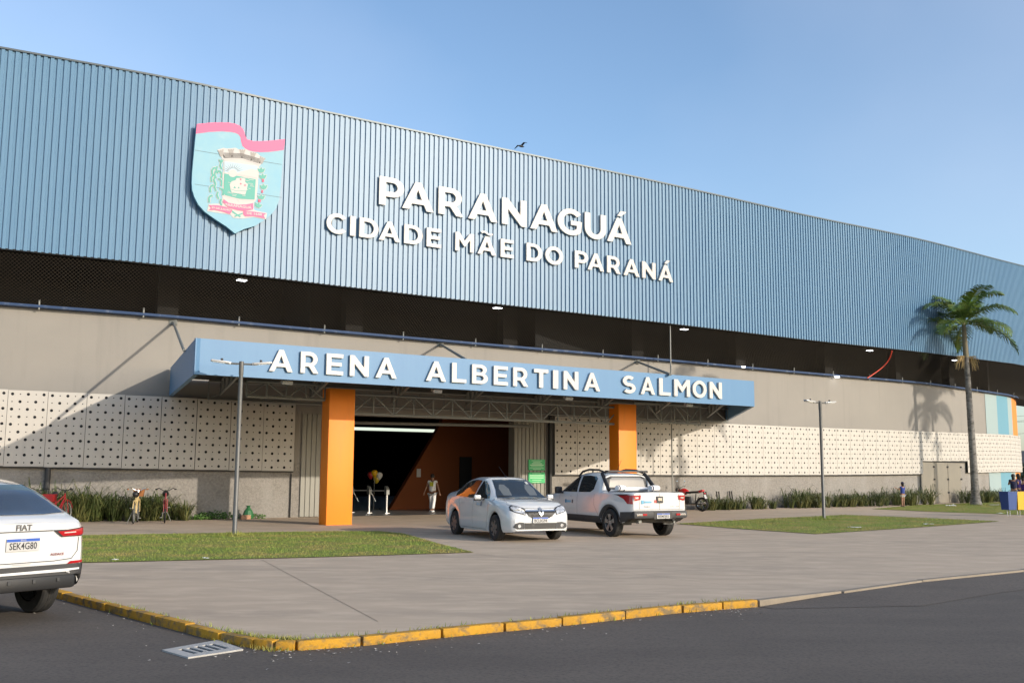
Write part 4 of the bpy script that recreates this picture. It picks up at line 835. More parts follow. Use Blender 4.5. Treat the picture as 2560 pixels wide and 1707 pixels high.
# nose
car.lay([(.40, .63), (.64, .69), (.735, .74), (.72, .82), (.66, .86), (.5, .82), (.38, .765)], '+y', 'headlight', 'black', .008, sym=True)
car.lay([(.425, .65), (.63, .70), (.71, .75), (.7, .81), (.65, .835), (.5, .80), (.41, .75)], '+y', 'headlight_lens', 'lens', .014, sym=True)
car.lay([(-.37, .74), (.37, .74), (.39, .69), (.3, .60), (.22, .56), (-.22, .56), (-.3, .60), (-.39, .69)], '+y', 'grille', 'black', .008)
for zz in (.6, .64, .68): car.lay([(-.33, zz), (.33, zz), (.33, zz + .008), (-.33, zz + .008)], '+y', 'grille_bar', 'dkgrey', .014)
car.lay([(-.38, .715), (.38, .715), (.38, .742), (-.38, .742)], '+y', 'chrome_bar', 'chrome', .02)
car.lay([(0, .80), (.075, .695), (0, .59), (-.075, .695)], '+y', 'badge', 'alu', .035, holes=[[(0, .745), (.03, .695), (0, .645), (-.03, .695)]])
car.lay([(-.42, .45), (.42, .45), (.42, .31), (-.42, .31)], '+y', 'lower_grille', 'black', .008)
for zz in (.34, .375, .41): car.lay([(-.4, zz), (.4, zz), (.4, zz + .012), (-.4, zz + .012)], '+y', 'lower_grille_bar', 'dkgrey', .013)
car.lay([(.43, .31), (.62, .31), (.7, .36), (.66, .44), (.56, .47), (.43, .46)], '+y', 'fog_light_surround', 'dkgrey', .01, sym=True)
car.lay(circ(.56, .385, .04), '+y', 'fog_light', 'lens', .016, sym=True)
plate(sedan, (0.02, 2.165, .515), 1, 'BCL0G94')
seam(car, [(1.15, .955), (1.35, .62), (1.0, .3)], '+x', sym=True) if False else None
for a in ([(.9, .97), (.95, .7), (.9, .35), (.82, .26)], [(.0, .97), (-.02, .6), (-.02, .26)], [(-1.0, .97), (-.9, .75), (-.86, .4), (-.86, .27)], [(.82, .255), (-.86, .255)]): seam(car, a, '+x', sym=True)
seam(car, [(.65, .96), (.72, .87), (.4, .79), (0, .775), (-.4, .79), (-.72, .87), (-.65, .96)], '+y')
car.lay([(.1, .83), (.28, .83), (.28, .865), (.1, .865)], '+x', 'door_handle', 'carwhite', .03, sym=True); car.lay([(-.82, .84), (-.64, .84), (-.64, .875), (-.82, .875)], '+x', 'door_handle', 'carwhite', .03, sym=True)
car.lay([(.48, .80), (.56, .80), (.57, .89), (.52, .92), (.47, .89)], '+x', 'door_emblem', mat('emblem_blue_grey', (.1, .17, .25), .5), .006, sym=True); car.lay([(.2, .815), (.46, .815), (.46, .865), (.2, .865)], '+x', 'door_emblem', mat('emblem_pale', (.4, .5, .58), .5), .006, sym=True)
car.lay([(-2.16, .72), (-1.98, .76), (-1.96, .92), (-2.1, .93)], '+x', 'tail_light', 'redlens', .008, sym=True)
for sx in (-1, 1):
    mr = MB().box((sx * 1.0, .62, 1.02), (.17, .11, .11), Matrix.Rotation(sx * -.15, 3, 'Z'), .035).build('mirror', 'carwhite', sedan, sharp=60)
    MB().box((sx * .9, .63, .975), (.16, .06, .05), None, .015).box((sx * 1.0, .625, .955), (.17, .12, .04), None, .015).build('mirror_foot', 'black', mr)
MB().tube((0, .12, 1.51), (0, -.35, 1.78), .004, 5).build('aerial', 'black', sedan)
MB().tube((0, .14, 1.49), (0, .1, 1.535), .018, 6).build('aerial_base', 'black', sedan)
wp = MB()
for x in (-.45, .15): wp.tube((x, 1.08, 1.02), (x + .5, 1.0, 1.07), .008, 5)
wp.build('wiper', 'black', sedan)

# ---- white pickup behind it, seen from the rear left
rl = G(1533, 1341); psi = R(27); hd = Vector((-math.sin(psi), math.cos(psi), 0)); rz_p = math.atan2(hd.y, hd.x) - math.pi / 2; rv = Vector((math.cos(rz_p), math.sin(rz_p), 0))
SP = .965; ctr = rl + hd * 1.49 * SP + rv * .79 * SP
pick = thing('pickup_truck', 'white double cab pickup truck seen from behind, parked between sedan and motorcycle', 'pickup truck', (ctr.x, ctr.y, 0), rz_p); pick.scale = (SP,) * 3
prof = [(-2.47, .60, .80, 1.12, .78, 1.16, .72), (-2.42, .54, .85, 1.13, .83, 1.17, .77), (-2.3, .47, .875, 1.13, .86, 1.17, .80), (-1.9, .36, .90, 1.125, .875, 1.165, .82), (-1.2, .34, .915, 1.12, .885, 1.165, .82), (-1.0, .34, .918, 1.12, .885, 1.165, .82), (-.97, .34, .918, 1.12, .885, 1.30, .74), (-.90, .34, .918, 1.12, .885, 1.60, .665), (-.6, .34, .918, 1.115, .885, 1.655, .655), (-.1, .34, .918, 1.105, .885, 1.675, .655), (.3, .34, .918, 1.10, .885, 1.65, .655), (.7, .34, .918, 1.09, .885, 1.52, .66), (1.05, .34, .918, 1.08, .88, 1.31, .70), (1.28, .34, .918, 1.07, .875, 1.14, .76), (1.6, .36, .91, 1.04, .86, 1.09, .76), (2.0, .38, .88, .98, .82, 1.03, .72), (2.25, .4, .81, .88, .75, .93, .66), (2.38, .42, .7, .75, .64, .78, .58)]
car = Car(pick, prof, (1.495, -1.495), .44, .34)
for x, y, o_ in ((.80, 1.495, 1), (.80, -1.495, 1), (-.80, 1.495, -1), (-.80, -1.495, -1)): wheel(pick, x, y, .365, .225, 5, 'alu', o_, True)
car.lay([(1.07, 1.13), (.92, 1.25), (.62, 1.45), (.42, 1.545), (.3, 1.565), (.2, 1.13)], '+x', 'front_window', 'glass', sym=True)
car.lay([(.12, 1.13), (.2, 1.57), (-.2, 1.58), (-.52, 1.555), (-.62, 1.5), (-.65, 1.22), (-.5, 1.14)], '+x', 'rear_window', 'glass', sym=True)
car.lay([(-.68, 1.22), (-.62, 1.52), (-.5, 1.57), (.5, 1.57), (.62, 1.52), (.68, 1.22)], '-y', 'rear_screen_frame', 'dkgrey', .008)
car.lay([(-.58, 1.27), (-.54, 1.48), (-.45, 1.53), (.45, 1.53), (.54, 1.48), (.58, 1.27)], '-y', 'rear_screen', mat('reflecting_glass', (.1, .09, .075), .05, spec=1.0, coat=.8), .014)
car.lay([(-.72, 1.15), (-.6, 1.42), (-.5, 1.6), (.5, 1.6), (.6, 1.42), (.72, 1.15)], '+y', 'windscreen', 'glass')
# cladding strips, arches and bumper in dark plastic
car.lay([(1.04, .33), (1.04, .52), (-1.04, .52), (-1.04, .33)], '+x', 'sill_cladding', 'dkgrey', .012, sym=True)
for a in (1.495, -1.495):
    car.lay(arc(a, .32, .53, .53, 0, 180, 20) + arc(a, .32, .445, .445, 180, 0, 20), '+x', 'arch_moulding', 'dkgrey', .015, sym=True)
car.lay([(-2.46, .45), (-2.46, .68), (-2.0, .66), (-1.98, .40)], '+x', 'bumper_side', 'dkgrey', .012, sym=True)
car.lay([(-.8, .70), (.8, .70), (.8, .62), (-.8, .62)], '-y', 'rear_bumper', 'dkgrey', .03)
bp_ = MB().box((0, -2.47, .60), (1.66, .16, .19), None, .05).build('bumper_bar', 'dkgrey', pick, sharp=50)
for sx in (-1, 1):
    MB().box((sx * .62, -2.558, .60), (.3, .012, .045), None, .004).build('bumper_trim', 'chrome', bp_); MB().box((sx * .52, -2.566, .605), (.13, .012, .05), None, .004).build('reflector', 'redlens', bp_)
plate(pick, (0.05, -2.56, .57), -1, 'BEM0J83', 1.0)
MB().box((0.05, -2.555, .585), (.56, .006, .19), None, .002).build('plate_recess', 'black', pick)
for sx in (-1, 1): pass
car.lay([(.60, .98), (.77, .95), (.82, 1.08), (.80, 1.09), (.58, 1.09)], '-y', 'tail_light', 'redlens', .015, sym=True)
car.lay([(-2.46, .87), (-2.3, .88), (-2.15, .99), (-1.85, 1.085), (-2.2, 1.105), (-2.44, 1.09)], '+x', 'tail_light_side', 'redlens', .015, sym=True)
car.lay([(-1.9, 1.075), (-1.7, 1.10), (-1.95, 1.108), (-2.3, 1.112), (-2.3, 1.095)], '+x', 'tail_light_trim', 'black', .017, sym=True)
car.lay([(.66, 1.01), (.74, 1.0), (.76, 1.045), (.66, 1.05)], '-y', 'reverse_light', 'lens', .02, sym=True)
for a in ([(0, 1.14), (0, .72)], [(-.8, .73), (.8, .73)], [(-.60, 1.13), (-.63, .95), (-.62, .74)], [(.60, 1.13), (.63, .95), (.62, .74)]): seam(car, a, '-y')
MB().box((0, -2.487, .98), (.2, .02, .17), None, .008).build('tailgate_badge', 'dkgrey', pick)
MB().box((0, -2.5, .985), (.13, .012, .07), None, .003).build('badge_emblem', 'chrome', pick)
for t_, x, z, sz, wd, m_ in (('TORO', -.40, .80, .05, .2, 'ink'), ('VOLCANO', .38, .80, .03, .13, 'ink'), ('AT9', .55, .80, .04, .08, 'ink')):
    text_mesh(t_, sz, lambda u, v, d: (x + u, -2.49, z + v), width=wd).build('tailgate_lettering', m_, pick, fix=False)
MB().box((-.53, -2.482, .92), (.08, .004, .1), None, .001).box((-.36, -2.482, .92), (.22, .004, .05)).build('tailgate_emblem', mat('emblem_blue', (.12, .35, .5), .5), pick)
MB().box((-.13, -2.482, .935), (.07, .004, .07)).build('tailgate_logo', mat('emblem_red', (.6, .1, .08), .5), pick)
for a in ([(1.12, 1.05), (1.1, .7), (1.0, .4)], [(.16, 1.1), (.14, .6), (.14, .36)], [(-.72, 1.1), (-.74, .8), (-.95, .55)]): seam(car, a, '+x', sym=True)
for y0 in (.26, -.62): car.lay([(y0, .99), (y0 + .2, .99), (y0 + .2, 1.025), (y0, 1.025)], '+x', 'door_handle', 'carwhite', .035, sym=True)
car.lay([(.72, .82), (.80, .82), (.80, .92), (.72, .92)], '+x', 'door_emblem', mat('emblem_blue2', (.03, .2, .36), .5), .008, sym=True); car.lay([(.48, .835), (.71, .835), (.71, .89), (.48, .89)], '+x', 'door_emblem', mat('emblem_blue3', (.2, .45, .62), .5), .008, sym=True)
car.lay([(.36, .82), (.42, .82), (.42, .92), (.36, .92)], '+x', 'door_logo', mat('emblem_dark', (.12, .1, .1), .5), .008, sym=True)
for sx in (-1, 1):
    MB().box((sx * 1.02, 1.0, 1.17), (.2, .14, .19), None, .045).box((sx * .93, 1.0, 1.1), (.14, .07, .05), None, .02).build('mirror', 'black', pick, sharp=60)
    MB().path([(sx * .6, .55, 1.56), (sx * .6, .35, 1.69), (sx * .6, .0, 1.745), (sx * .6, -.5, 1.735), (sx * .6, -.85, 1.66)], .028, 8).build('roof_rail', 'black', pick, smooth=True)
    MB().path([(sx * .68, -.8, 1.64), (sx * .72, -1.0, 1.45), (sx * .76, -1.25, 1.2)], .05, 8).build('sport_bar_leg', 'black', pick, smooth=True)
MB().box((0, -.95, 1.70), (1.3, .16, .05), None, .02).build('sport_bar', 'black', pick, sharp=50)
car.lay([(-.80, -1.05), (.80, -1.05), (.78, -2.36), (-.78, -2.36)], '+z', 'load_cover', 'black', .006)
MB().tube((.1, -.3, 1.68), (.16, -.45, 2.0), .005, 5).build('aerial', 'black', pick)
MB().box((-.5, -2.25, .42), (.1, .14, .1), None, .02).tube((.55, -2.35, .4), (.55, -2.1, .42), .03).build('exhaust', 'steel', pick)
# white rolled bundles lying in the load bed
def bundle(loc, rz, l, r, label):
    t = thing('rolled_bundle', label, 'bundle', loc, rz)
    MB().lathe([(0, -l / 2), (r * .9, -l / 2), (r, -l / 2 + .03), (r * 1.04, 0), (r * .97, l / 2 - .03), (r * .85, l / 2), (0, l / 2)], (0, 0, r), 'X', 16).build('fabric', 'cloth_white', t, sharp=40)
    MB().lathe([(r * 1.02, 0), (r * 1.06, .02), (r * 1.02, .06)], (-l / 2 + .02, 0, r), 'X', 16).build('cuff', 'cloth_navy', t)
pm = Matrix.Translation((ctr.x, ctr.y, 0)) @ Matrix.Rotation(rz_p, 4, 'Z') @ Matrix.Scale(SP, 4)
p = pm @ Vector((-.42, -1.3, 1.185)); bundle(tuple(p), rz_p + .5, .4, .07, 'white roll with a navy end lying at the left of the pickup bed')
p = pm @ Vector((.52, -1.5, 1.175)); bundle(tuple(p), rz_p + .45, .42, .075, 'white rolled bundle lying at the right of the pickup bed')
p = pm @ Vector((0.05, -1.25, 1.175)); bundle(tuple(p), rz_p, .8, .05, 'long thin white roll lying across the middle of the pickup bed')

# ---- white coupe SUV at the left edge, seen from the rear
d = ray(49, 1347); k = (.86 - HC) / d.z; pc = Vector((d.x * k, d.y * k, 0)); psi = R(54); SC = 1.05
hd = Vector((-math.sin(psi), math.cos(psi), 0)); rz_v = math.atan2(hd.y, hd.x) - math.pi / 2
dv = 11.0 / pc.y; pc = Vector((pc.x * dv, pc.y * dv + .05, 0)); ctr = pc + hd * (2.18 * SC)
suv = thing('suv_car', 'white coupe-roofed SUV parked at the kerb, its rear cut by the left edge', 'car', (ctr.x, ctr.y, RZ), rz_v); suv.scale = (SC * .88, SC, SC * .975)
prof = [(-2.2, .50, .74, .98, .72, 1.06, .68), (-2.14, .40, .80, 1.0, .78, 1.10, .72), (-2.0, .36, .85, 1.02, .83, 1.15, .72), (-1.8, .32, .875, 1.03, .85, 1.25, .68), (-1.5, .28, .885, 1.03, .855, 1.40, .655), (-1.1, .25, .887, 1.025, .855, 1.495, .645), (-.6, .25, .888, 1.02, .855, 1.535, .635), (0, .25, .888, 1.01, .855, 1.535, .63), (.4, .25, .888, 1.0, .855, 1.48, .62), (.8, .25, .887, .99, .85, 1.3, .64), (1.15, .25, .885, .98, .84, 1.08, .70), (1.6, .27, .87, .95, .82, 1.0, .72), (2.0, .3, .82, .86, .76, .9, .66), (2.2, .34, .7, .7, .64, .73, .56)]
car = Car(suv, prof, (1.3, -1.3), .40, .25)
for x, y, o_ in ((.77, 1.3, 1), (.77, -1.3, 1), (-.77, 1.3, -1), (-.77, -1.3, -1)): wheel(suv, x, y, .34, .215, 5, 'alu', o_, True)
car.lay([(-.70, 1.16), (-.655, 1.29), (-.60, 1.40), (-.5, 1.455), (.5, 1.455), (.60, 1.40), (.655, 1.29), (.70, 1.16), (.35, 1.145), (-.35, 1.145)], '-y', 'rear_screen', mat('blue_tinted_glass', (.03, .036, .045), .03, spec=1.0, coat=.9), .008)
car.lay([(-1.5, 1.08), (-1.2, 1.28), (-.8, 1.39), (-.3, 1.42), (.2, 1.41), (.6, 1.3), (.95, 1.08)], '+x', 'side_window', 'glass', sym=True)
car.lay([(-.66, 1.1), (-.55, 1.42), (.55, 1.42), (.66, 1.1)], '+y', 'windscreen', 'glass')
car.lay([(-.80, .50), (.80, .50), (.82, .615), (-.82, .615)], '-y', 'bumper_upper', 'dkgrey', .008)
car.lay([(-.81, .36), (.81, .36), (.82, .502), (-.82, .502)], '-y', 'bumper_lower', 'dkgrey', .010)
car.lay([(-2.16, .36), (-2.14, .61), (-1.7, .6), (-1.68, .34)], '+x', 'bumper_corner', 'dkgrey', .01, sym=True)
car.lay(arc(-1.3, .32, .49, .49, 0, 180, 20) + arc(-1.3, .32, .405, .405, 180, 0, 20), '+x', 'arch_moulding', 'dkgrey', .012, sym=True)
MB().box((0, -2.155, .43), (1.36, .14, .15), None, .04).build('diffuser', 'black', suv, sharp=50)
for x in (-.45, -.15, .15, .45): MB().box((x, -2.232, .455), (.035, .012, .04), None, .004).build('diffuser_fin', 'dkgrey', suv)
car.lay([(-.72, .535), (.55, .535), (.62, .545), (.72, .55), (.72, .568), (.6, .566), (-.72, .555)], '-y', 'chrome_strip', 'bright', .018)
car.lay([(.55, .535), (.62, .475), (.70, .478), (.70, .494), (.635, .492), (.59, .535)], '-y', 'chrome_corner', 'bright', .018, sym=True)
car.lay([(.56, .615), (.77, .62), (.76, .648), (.60, .643)], '-y', 'reflector', 'redlens', .014, sym=True)
car.lay([(.36, .985), (.47, .905), (.72, .91), (.80, .93), (.80, 1.0), (.74, 1.005), (.55, .985)], '-y', 'tail_light_bezel', 'black', .01, sym=True)
car.lay([(.42, .968), (.49, .915), (.71, .92), (.79, .937), (.79, .99), (.74, .995), (.56, .975)], '-y', 'tail_light', 'redlens', .016, sym=True)
car.lay([(.50, .945), (.65, .95), (.65, .962), (.50, .957)], '-y', 'tail_light_strip', mat('tail_light_white', (.7, .45, .42), .2), .022, sym=True)
car.lay([(-2.12, .93), (-1.95, .945), (-1.9, .99), (-2.12, 1.0)], '+x', 'tail_light_side', 'redlens', .014, sym=True)
car.lay([(-.36, .975), (.36, .975), (.36, .985), (-.36, .985)], '-y', 'tailgate_crease', 'black', .006)
seam(car, [(-.70, .90), (-.69, .75), (-.62, .67), (-.4, .655), (.4, .655), (.62, .67), (.69, .75), (.70, .90)], '-y', .008)
car.lay([(-.1, .635), (.1, .635), (.12, .652), (-.12, .652)], '-y', 'tailgate_handle', 'platewhite', .012)
plate(suv, (0, -2.205, .845), -1, 'SEK4G80', 1.0)
text_mesh('FIAT', .085, lambda u, v, d: (u + .0, -2.212, 1.02 + v), bold=.002, width=.19).build('maker_lettering', 'chrome', suv, fix=False)
text_mesh('AUDACE', .035, lambda u, v, d: (u + .43, -2.212, .725 + v), bold=.001, width=.17).build('trim_lettering', mat('dark_red_badge', (.2, .04, .04), .4), suv, fix=False)
for sx in (-1, 1): MB().box((sx * 1.0, .7, 1.06), (.2, .13, .15), None, .04).build('mirror', 'carwhite', suv, sharp=60)

# ---------------------------------------------------------------- motorcycle
def two_wheel(root, y, r, tr, m_rim='steel', spokes=14, w_=None):
    wl = bpy.data.objects.new('wheel', None); COL.objects.link(wl); wl.parent = root; wl.location = (0, y, r)
    MB().lathe([(r - tr + tr * math.cos(a), (w_ or tr) * math.sin(a)) for a in np.linspace(0, 2 * math.pi, 9)[:-1]], (0, 0, 0), 'X', 32, True).build('tyre', 'tyre', wl, smooth=True)
    rb_ = MB().lathe([(r - 2 * tr, -.012), (r - 2 * tr - .015, 0), (r - 2 * tr, .012)], (0, 0, 0), 'X', 28).tube((-.04, 0, 0), (.04, 0, 0), .03 if spokes < 20 else .02, 8)
    for k in range(spokes):
        a = 2 * math.pi * k / spokes; rb_.tube((0, 0, 0), (0, (r - 2 * tr) * math.cos(a), (r - 2 * tr) * math.sin(a)), .003, 4)
    rb_.build('rim', m_rim, wl); return wl
mpos = G(1722, 1279); fpos = G(1660, 1272)
mt = thing('motorcycle', 'red motorcycle parked beside the pickup in front of the bike racks', 'motorcycle', tuple(G(1722, 1277)), R(54))
two_wheel(mt, -.62, .3, .045, 'chrome', 12); two_wheel(mt, .66, .3, .04, 'chrome', 12)
MB().lathe([(0, -.2), (.07, -.19), (.13, -.08), (.145, .06), (.11, .17), (0, .22)], (0, .2, .82), 'Y', 16).build('fuel_tank', 'redpaint', mt, smooth=True)
MB().box((0, -.22, .80), (.24, .62, .09), Matrix.Rotation(-.06, 3, 'X'), .03).build('seat', 'black', mt, sharp=60)
MB().box((0, -.55, .84), (.2, .34, .1), Matrix.Rotation(-.25, 3, 'X'), .04).build('tail_fairing', 'redpaint', mt, sharp=60)
MB().box((0, .08, .45), (.22, .38, .34), None, .06).lathe([(.09, -.14), (.11, 0), (.09, .14)], (0, .0, .4), 'X', 12).build('engine', 'dkgrey', mt, sharp=50)
MB().tube((0, .5, .82), (0, -.1, .75), .025).tube((0, .48, .78), (0, .12, .3), .025).tube((0, .12, .3), (0, -.3, .32), .025).tube((0, -.3, .32), (0, -.35, .75), .02).tube((-.09, -.3, .33), (-.09, -.62, .3), .02).tube((.09, -.3, .33), (.09, -.62, .3), .02).build('frame', 'black', mt)
MB().tube((-.08, .66, .3), (-.08, .42, .95), .022).tube((.08, .66, .3), (.08, .42, .95), .022).build('fork', 'chrome', mt)
MB().path([(-.36, .32, 1.06), (-.25, .36, 1.05), (-.1, .42, .98), (.1, .42, .98), (.25, .36, 1.05), (.36, .32, 1.06)], .014, 6).build('handlebar', 'black', mt, smooth=True)
MB().lathe([(0, .09), (.07, .07), (.085, 0), (.05, -.08)], (0, .52, .9), 'Y', 14).build('headlight', 'dkgrey', mt, smooth=True)
MB().box((0, .68, .62), (.12, .4, .02), Matrix.Rotation(-.5, 3, 'X'), .008).build('mudguard', 'redpaint', mt)
for sx in (-1, 1):
    MB().tube((sx * .28, .36, 1.05), (sx * .33, .36, 1.2), .008).lathe([(0, .012), (.05, .01), (.055, 0), (0, -.01)], (sx * .35, .35, 1.24), 'Y', 12).build('mirror', 'chrome', mt)
MB().path([(.12, .2, .3), (.14, -.2, .28), (.15, -.75, .36)], .035, 8).build('exhaust', 'chrome', mt, smooth=True)
MB().box((0, -.78, .62), (.2, .015, .17), Matrix.Rotation(-.4, 3, 'X')).build('number_plate', 'platewhite', mt); MB().box((0, -.75, .76), (.12, .06, .06), None, .015).build('tail_light', 'redlens', mt)
MB().tube((-.1, .0, .3), (-.3, .05, .02), .012).build('kickstand', 'black', mt)

def along(px, py, o):
    s = WC.hit(px, py, o)[0]; return WC.at(s, o, 0)
# ---------------------------------------------------------------- bicycles by the planting
def bicycle(px, rz, label, paint, basket, seat='black', chrome_bar=False):
    p = along(px[0], 1200, px[1]); t = thing('bicycle', label, 'bicycle', tuple(p), rz, 'bicycles by the planting')
    two_wheel(t, -.52, .33, .022, 'steel', 20); two_wheel(t, .53, .33, .022, 'steel', 20)
    MB().tube((0, -.12, .3), (0, -.2, .82), .018).tube((0, -.12, .3), (0, .38, .78), .02).tube((0, -.18, .6), (0, .4, .86), .018).tube((0, .36, .9), (0, .42, .7), .022).tube((-.04, -.12, .3), (-.05, -.52, .33), .011).tube((.04, -.12, .3), (.05, -.52, .33), .011).tube((0, -.18, .66), (.05, -.52, .33), .01).tube((0, -.18, .66), (-.05, -.52, .33), .01).build('frame', paint, t)
    MB().tube((-.05, .42, .72), (-.05, .53, .33), .013).tube((.05, .42, .72), (.05, .53, .33), .013).build('fork', paint, t)
    for y in (.53, -.52):
        MB().path([(0, y + .365 * math.cos(a), .33 + .365 * math.sin(a)) for a in np.linspace(R(-5 if y < 0 else 20), R(160 if y < 0 else 185), 14)], .018, 6).build('mudguard', paint, t)
    MB().path([(-.3, .2, 1.02), (-.2, .3, 1.05), (-.08, .38, .98), (.08, .38, .98), (.2, .3, 1.05), (.3, .2, 1.02)], .013, 6).tube((0, .36, .9), (0, .38, .99), .014).build('handlebar', 'chrome' if chrome_bar else 'black', t, smooth=True)
    for sx in (-1, 1): MB().tube((sx * .3, .2, 1.02), (sx * .26, .1, 1.01), .019).build('grip', 'wood' if chrome_bar else 'black', t)
    MB().lathe([(0, -.14), (.06, -.12), (.1, -.02), (.045, .08), (.02, .14), (0, .15)], (0, -.22, .87), 'Y', 12).tube((0, -.2, .8), (0, -.21, .86), .014).build('saddle', seat, t, smooth=True)
    MB().lathe([(.09, -.006), (.095, 0), (.09, .006)], (.05, -.12, .3), 'X', 16).tube((.07, -.12, .3), (.07, -.02, .16), .01).tube((-.07, -.12, .3), (-.07, -.22, .44), .01).box((.11, -.02, .15), (.09, .07, .02)).box((-.11, -.22, .45), (.09, .07, .02)).build('crank', 'steel', t)
    if basket:
        y, z = (.58, .9) if basket == 'front' else (-.55, .78)
        MB().add([(sx * (.13 + .03 * k), y + sy * (.1 + .02 * k), z - .11 + .22 * k) for k in (0, 1) for sx, sy in ((-1, -1), (1, -1), (1, 1), (-1, 1))], [(0, 1, 5, 4), (1, 2, 6, 5), (2, 3, 7, 6), (3, 0, 4, 7), (0, 3, 2, 1)]).build('basket', 'wood' if basket == 'front' else 'bikered', t)
    MB().tube((-.06, -.4, .34), (-.2, -.36, .01), .01).build('kickstand', 'steel', t)
    return t
bicycle((344, 1.9), R(14), 'cream bicycle with a brown wicker basket and chrome handlebar by the tall plants', 'cream', 'front', 'black', True)
bicycle((416, 1.8), R(-160), 'red bicycle with black handlebar standing at the end of the tall plants', 'bikered', None)
bicycle((150, 2.0), R(-2), 'red bicycle with black handlebar and red rear crate, partly behind the SUV', 'bikered', 'rear')
bicycle((92, 1.8), R(8), 'dark bicycle mostly hidden behind the SUV roof', 'black', None)

# ---------------------------------------------------------------- street lamps
def lamp(px, h, rz, label):
    p = G(*px); t = thing('street_lamp', label, 'street lamp', (p.x, p.y, 0), rz, 'twin head street lamps on the lawns')
    MB().lathe([(.075, 0), (.075, .05), (.058, .08), (.052, h - .35), (.06, h - .3), (.06, h), (0, h + .01)], (0, 0, 0), 'Z', 16).build('pole', 'post', t, sharp=40)
    MB().tube((-.32, 0, h - .06), (.32, 0, h - .06), .024, 8).build('arm', 'post', t)
    for sx in (-1, 1):
        hd_ = MB().box((sx * .52, 0, h - .02), (.46, .17, .05), Matrix.Rotation(sx * -.1, 3, 'Y'), .018).box((sx * .33, 0, h - .045), (.14, .09, .07), Matrix.Rotation(sx * -.1, 3, 'Y'), .015).build('lamp_head', 'lumin', t, sharp=50)
        MB().box((sx * .56, 0, h - .052), (.3, .13, .012), Matrix.Rotation(sx * -.1, 3, 'Y')).build('lens', 'lens', hd_)
        MB().lathe([(.03, 0), (.035, .02), (.03, .05), (0, .055)], (sx * .48, 0, h + .01), 'Z', 10).build('photocell', 'dkgrey', hd_)
    return t
lamp((586, 1339), 4.33, R(22), 'tall grey lamp post with two heads on the left lawn, against the canopy fascia')
lamp((2060, 1298.5), 4.2, R(30), 'grey twin head lamp post on the middle lawn, against the beige wall')

# ---------------------------------------------------------------- palm trees
def palm(loc, h, label, seed, nf=18, lean=(0, 0)):
    rnd = random.Random(seed); t = thing('palm_tree', label, 'palm tree', loc)
    zs = [0, .25, .6, 1.2, h * .3, h * .5, h * .68, h * .8]; rs = [.34, .27, .22, .2, .185, .165, .145, .125]
    pl = lambda z: (lean[0] * (z / h) ** 1.4, lean[1] * (z / h) ** 1.4, z)
    P, Q = [], []
    for z in np.linspace(0, h * .8, 46): P.append(pl(z)); Q.append(float(np.interp(z, zs, rs)) * (1 + .025 * math.sin(z * 21)))
    MB().path(P, 0, 14, Q).build('trunk', 'trunk', t, smooth=True)
    MB().path([pl(h * .79), pl(h * .84), pl(h * .9), pl(h * .96), pl(h)], 0, 12, [.15, .14, .12, .1, .06]).build('crownshaft', 'shaft', t, smooth=True)
    top = Vector(pl(h * .975))
    for k in range(nf):
        az = k * 2.39996 + rnd.uniform(-.2, .2); el = R([72, 55, 40, 25, 10, -5][k * 6 // nf] + rnd.uniform(-6, 6)); L = rnd.uniform(2.7, 3.3) * (h / 9.6); n = 22
        p = top + Vector((0, 0, rnd.uniform(-.15, .1))); a_ = el; pts = [p.copy()]; dirs = []
        for i in range(n):
            d = Vector((math.cos(az) * math.cos(a_), math.sin(az) * math.cos(a_), math.sin(a_))); p = p + d * (L / n); pts.append(p.copy()); dirs.append(d); a_ -= R(2.0 + 5.0 * i / n) * (1.0 if el > R(20) else .8)
        mb = MB(); mb.path(pts, 0, 5, [.035 * (1 - i / (n + 4)) for i in range(n + 1)])
        side = Vector((-math.sin(az), math.cos(az), 0))
        for i in range(3, n + 1):
            d = dirs[min(i, n - 1)]; up_ = side.cross(d).normalized()
            if up_.z < 0: up_ = -up_
            for j in range(4):
                f = i + j / 4 - .5
                if f >= n: break
                b = pts[int(f)].lerp(pts[int(f) + 1], f - int(f)); fl = 1.0 * math.sin(math.pi * min(1, .15 + .85 * f / n)) ** .6 * rnd.uniform(.85, 1.1) * (1 if f < n * .9 else .7)
                for sg_ in (-1, 1):
                    dv = (side * sg_ * .82 + d * .45 + up_ * rnd.uniform(.05, .4)).normalized(); e1_ = b + dv * fl * .5 + Vector((0, 0, -.04)); e2 = b + dv * fl * .92 + Vector((0, 0, -.30 * fl - .08)); w2 = d * .022
                    mb.add([b - w2, b + w2, e1_ + w2 * 1.2, e1_ - w2 * 1.2, e2], [(0, 1, 2, 3), (3, 2, 4)])
        mb.build('frond', 'frond', t, fix=False)
    for az in (0.1, 3.3):
        mb = MB(); b = Vector(pl(h * .785))
        for _ in range(34):
            a = az + rnd.gauss(0, .35); l = rnd.uniform(.3, .75); m1 = b + Vector((math.cos(a) * l * .7, math.sin(a) * l * .7, .12)); m2 = m1 + Vector((math.cos(a) * .15, math.sin(a) * .15, -rnd.uniform(.25, .8)))
            mb.path([b, m1, m2], .009, 3)
        mb.build('flower_stalk', 'infl', t, fix=False)
    return t
pp = G(2440, 1262)
palm((pp.x, pp.y, 0), 10.1, 'tall palm tree with a grey trunk on the right lawn', 3, 15, (-.15, 0))
for sx_, z_, tt, sd in ((2330, 1020, 17.0, 5), (1690, 1035, 21.0, 9)):      # palms beyond the right edge of the photo whose shadows fall on the wall
    s, z = WC.hit(sx_, z_, 0); q = WC.at(s, 0, 0) + Vector((SDIR.x, SDIR.y, 0)).normalized() * tt
    hp = z + tt * math.tan(SUN_EL) + .2
    palm((q.x, q.y, 0), hp, 'palm tree standing beyond the right edge of the view, nearer %s' % ('the middle lawn' if sd == 5 else 'the road'), sd, 13)

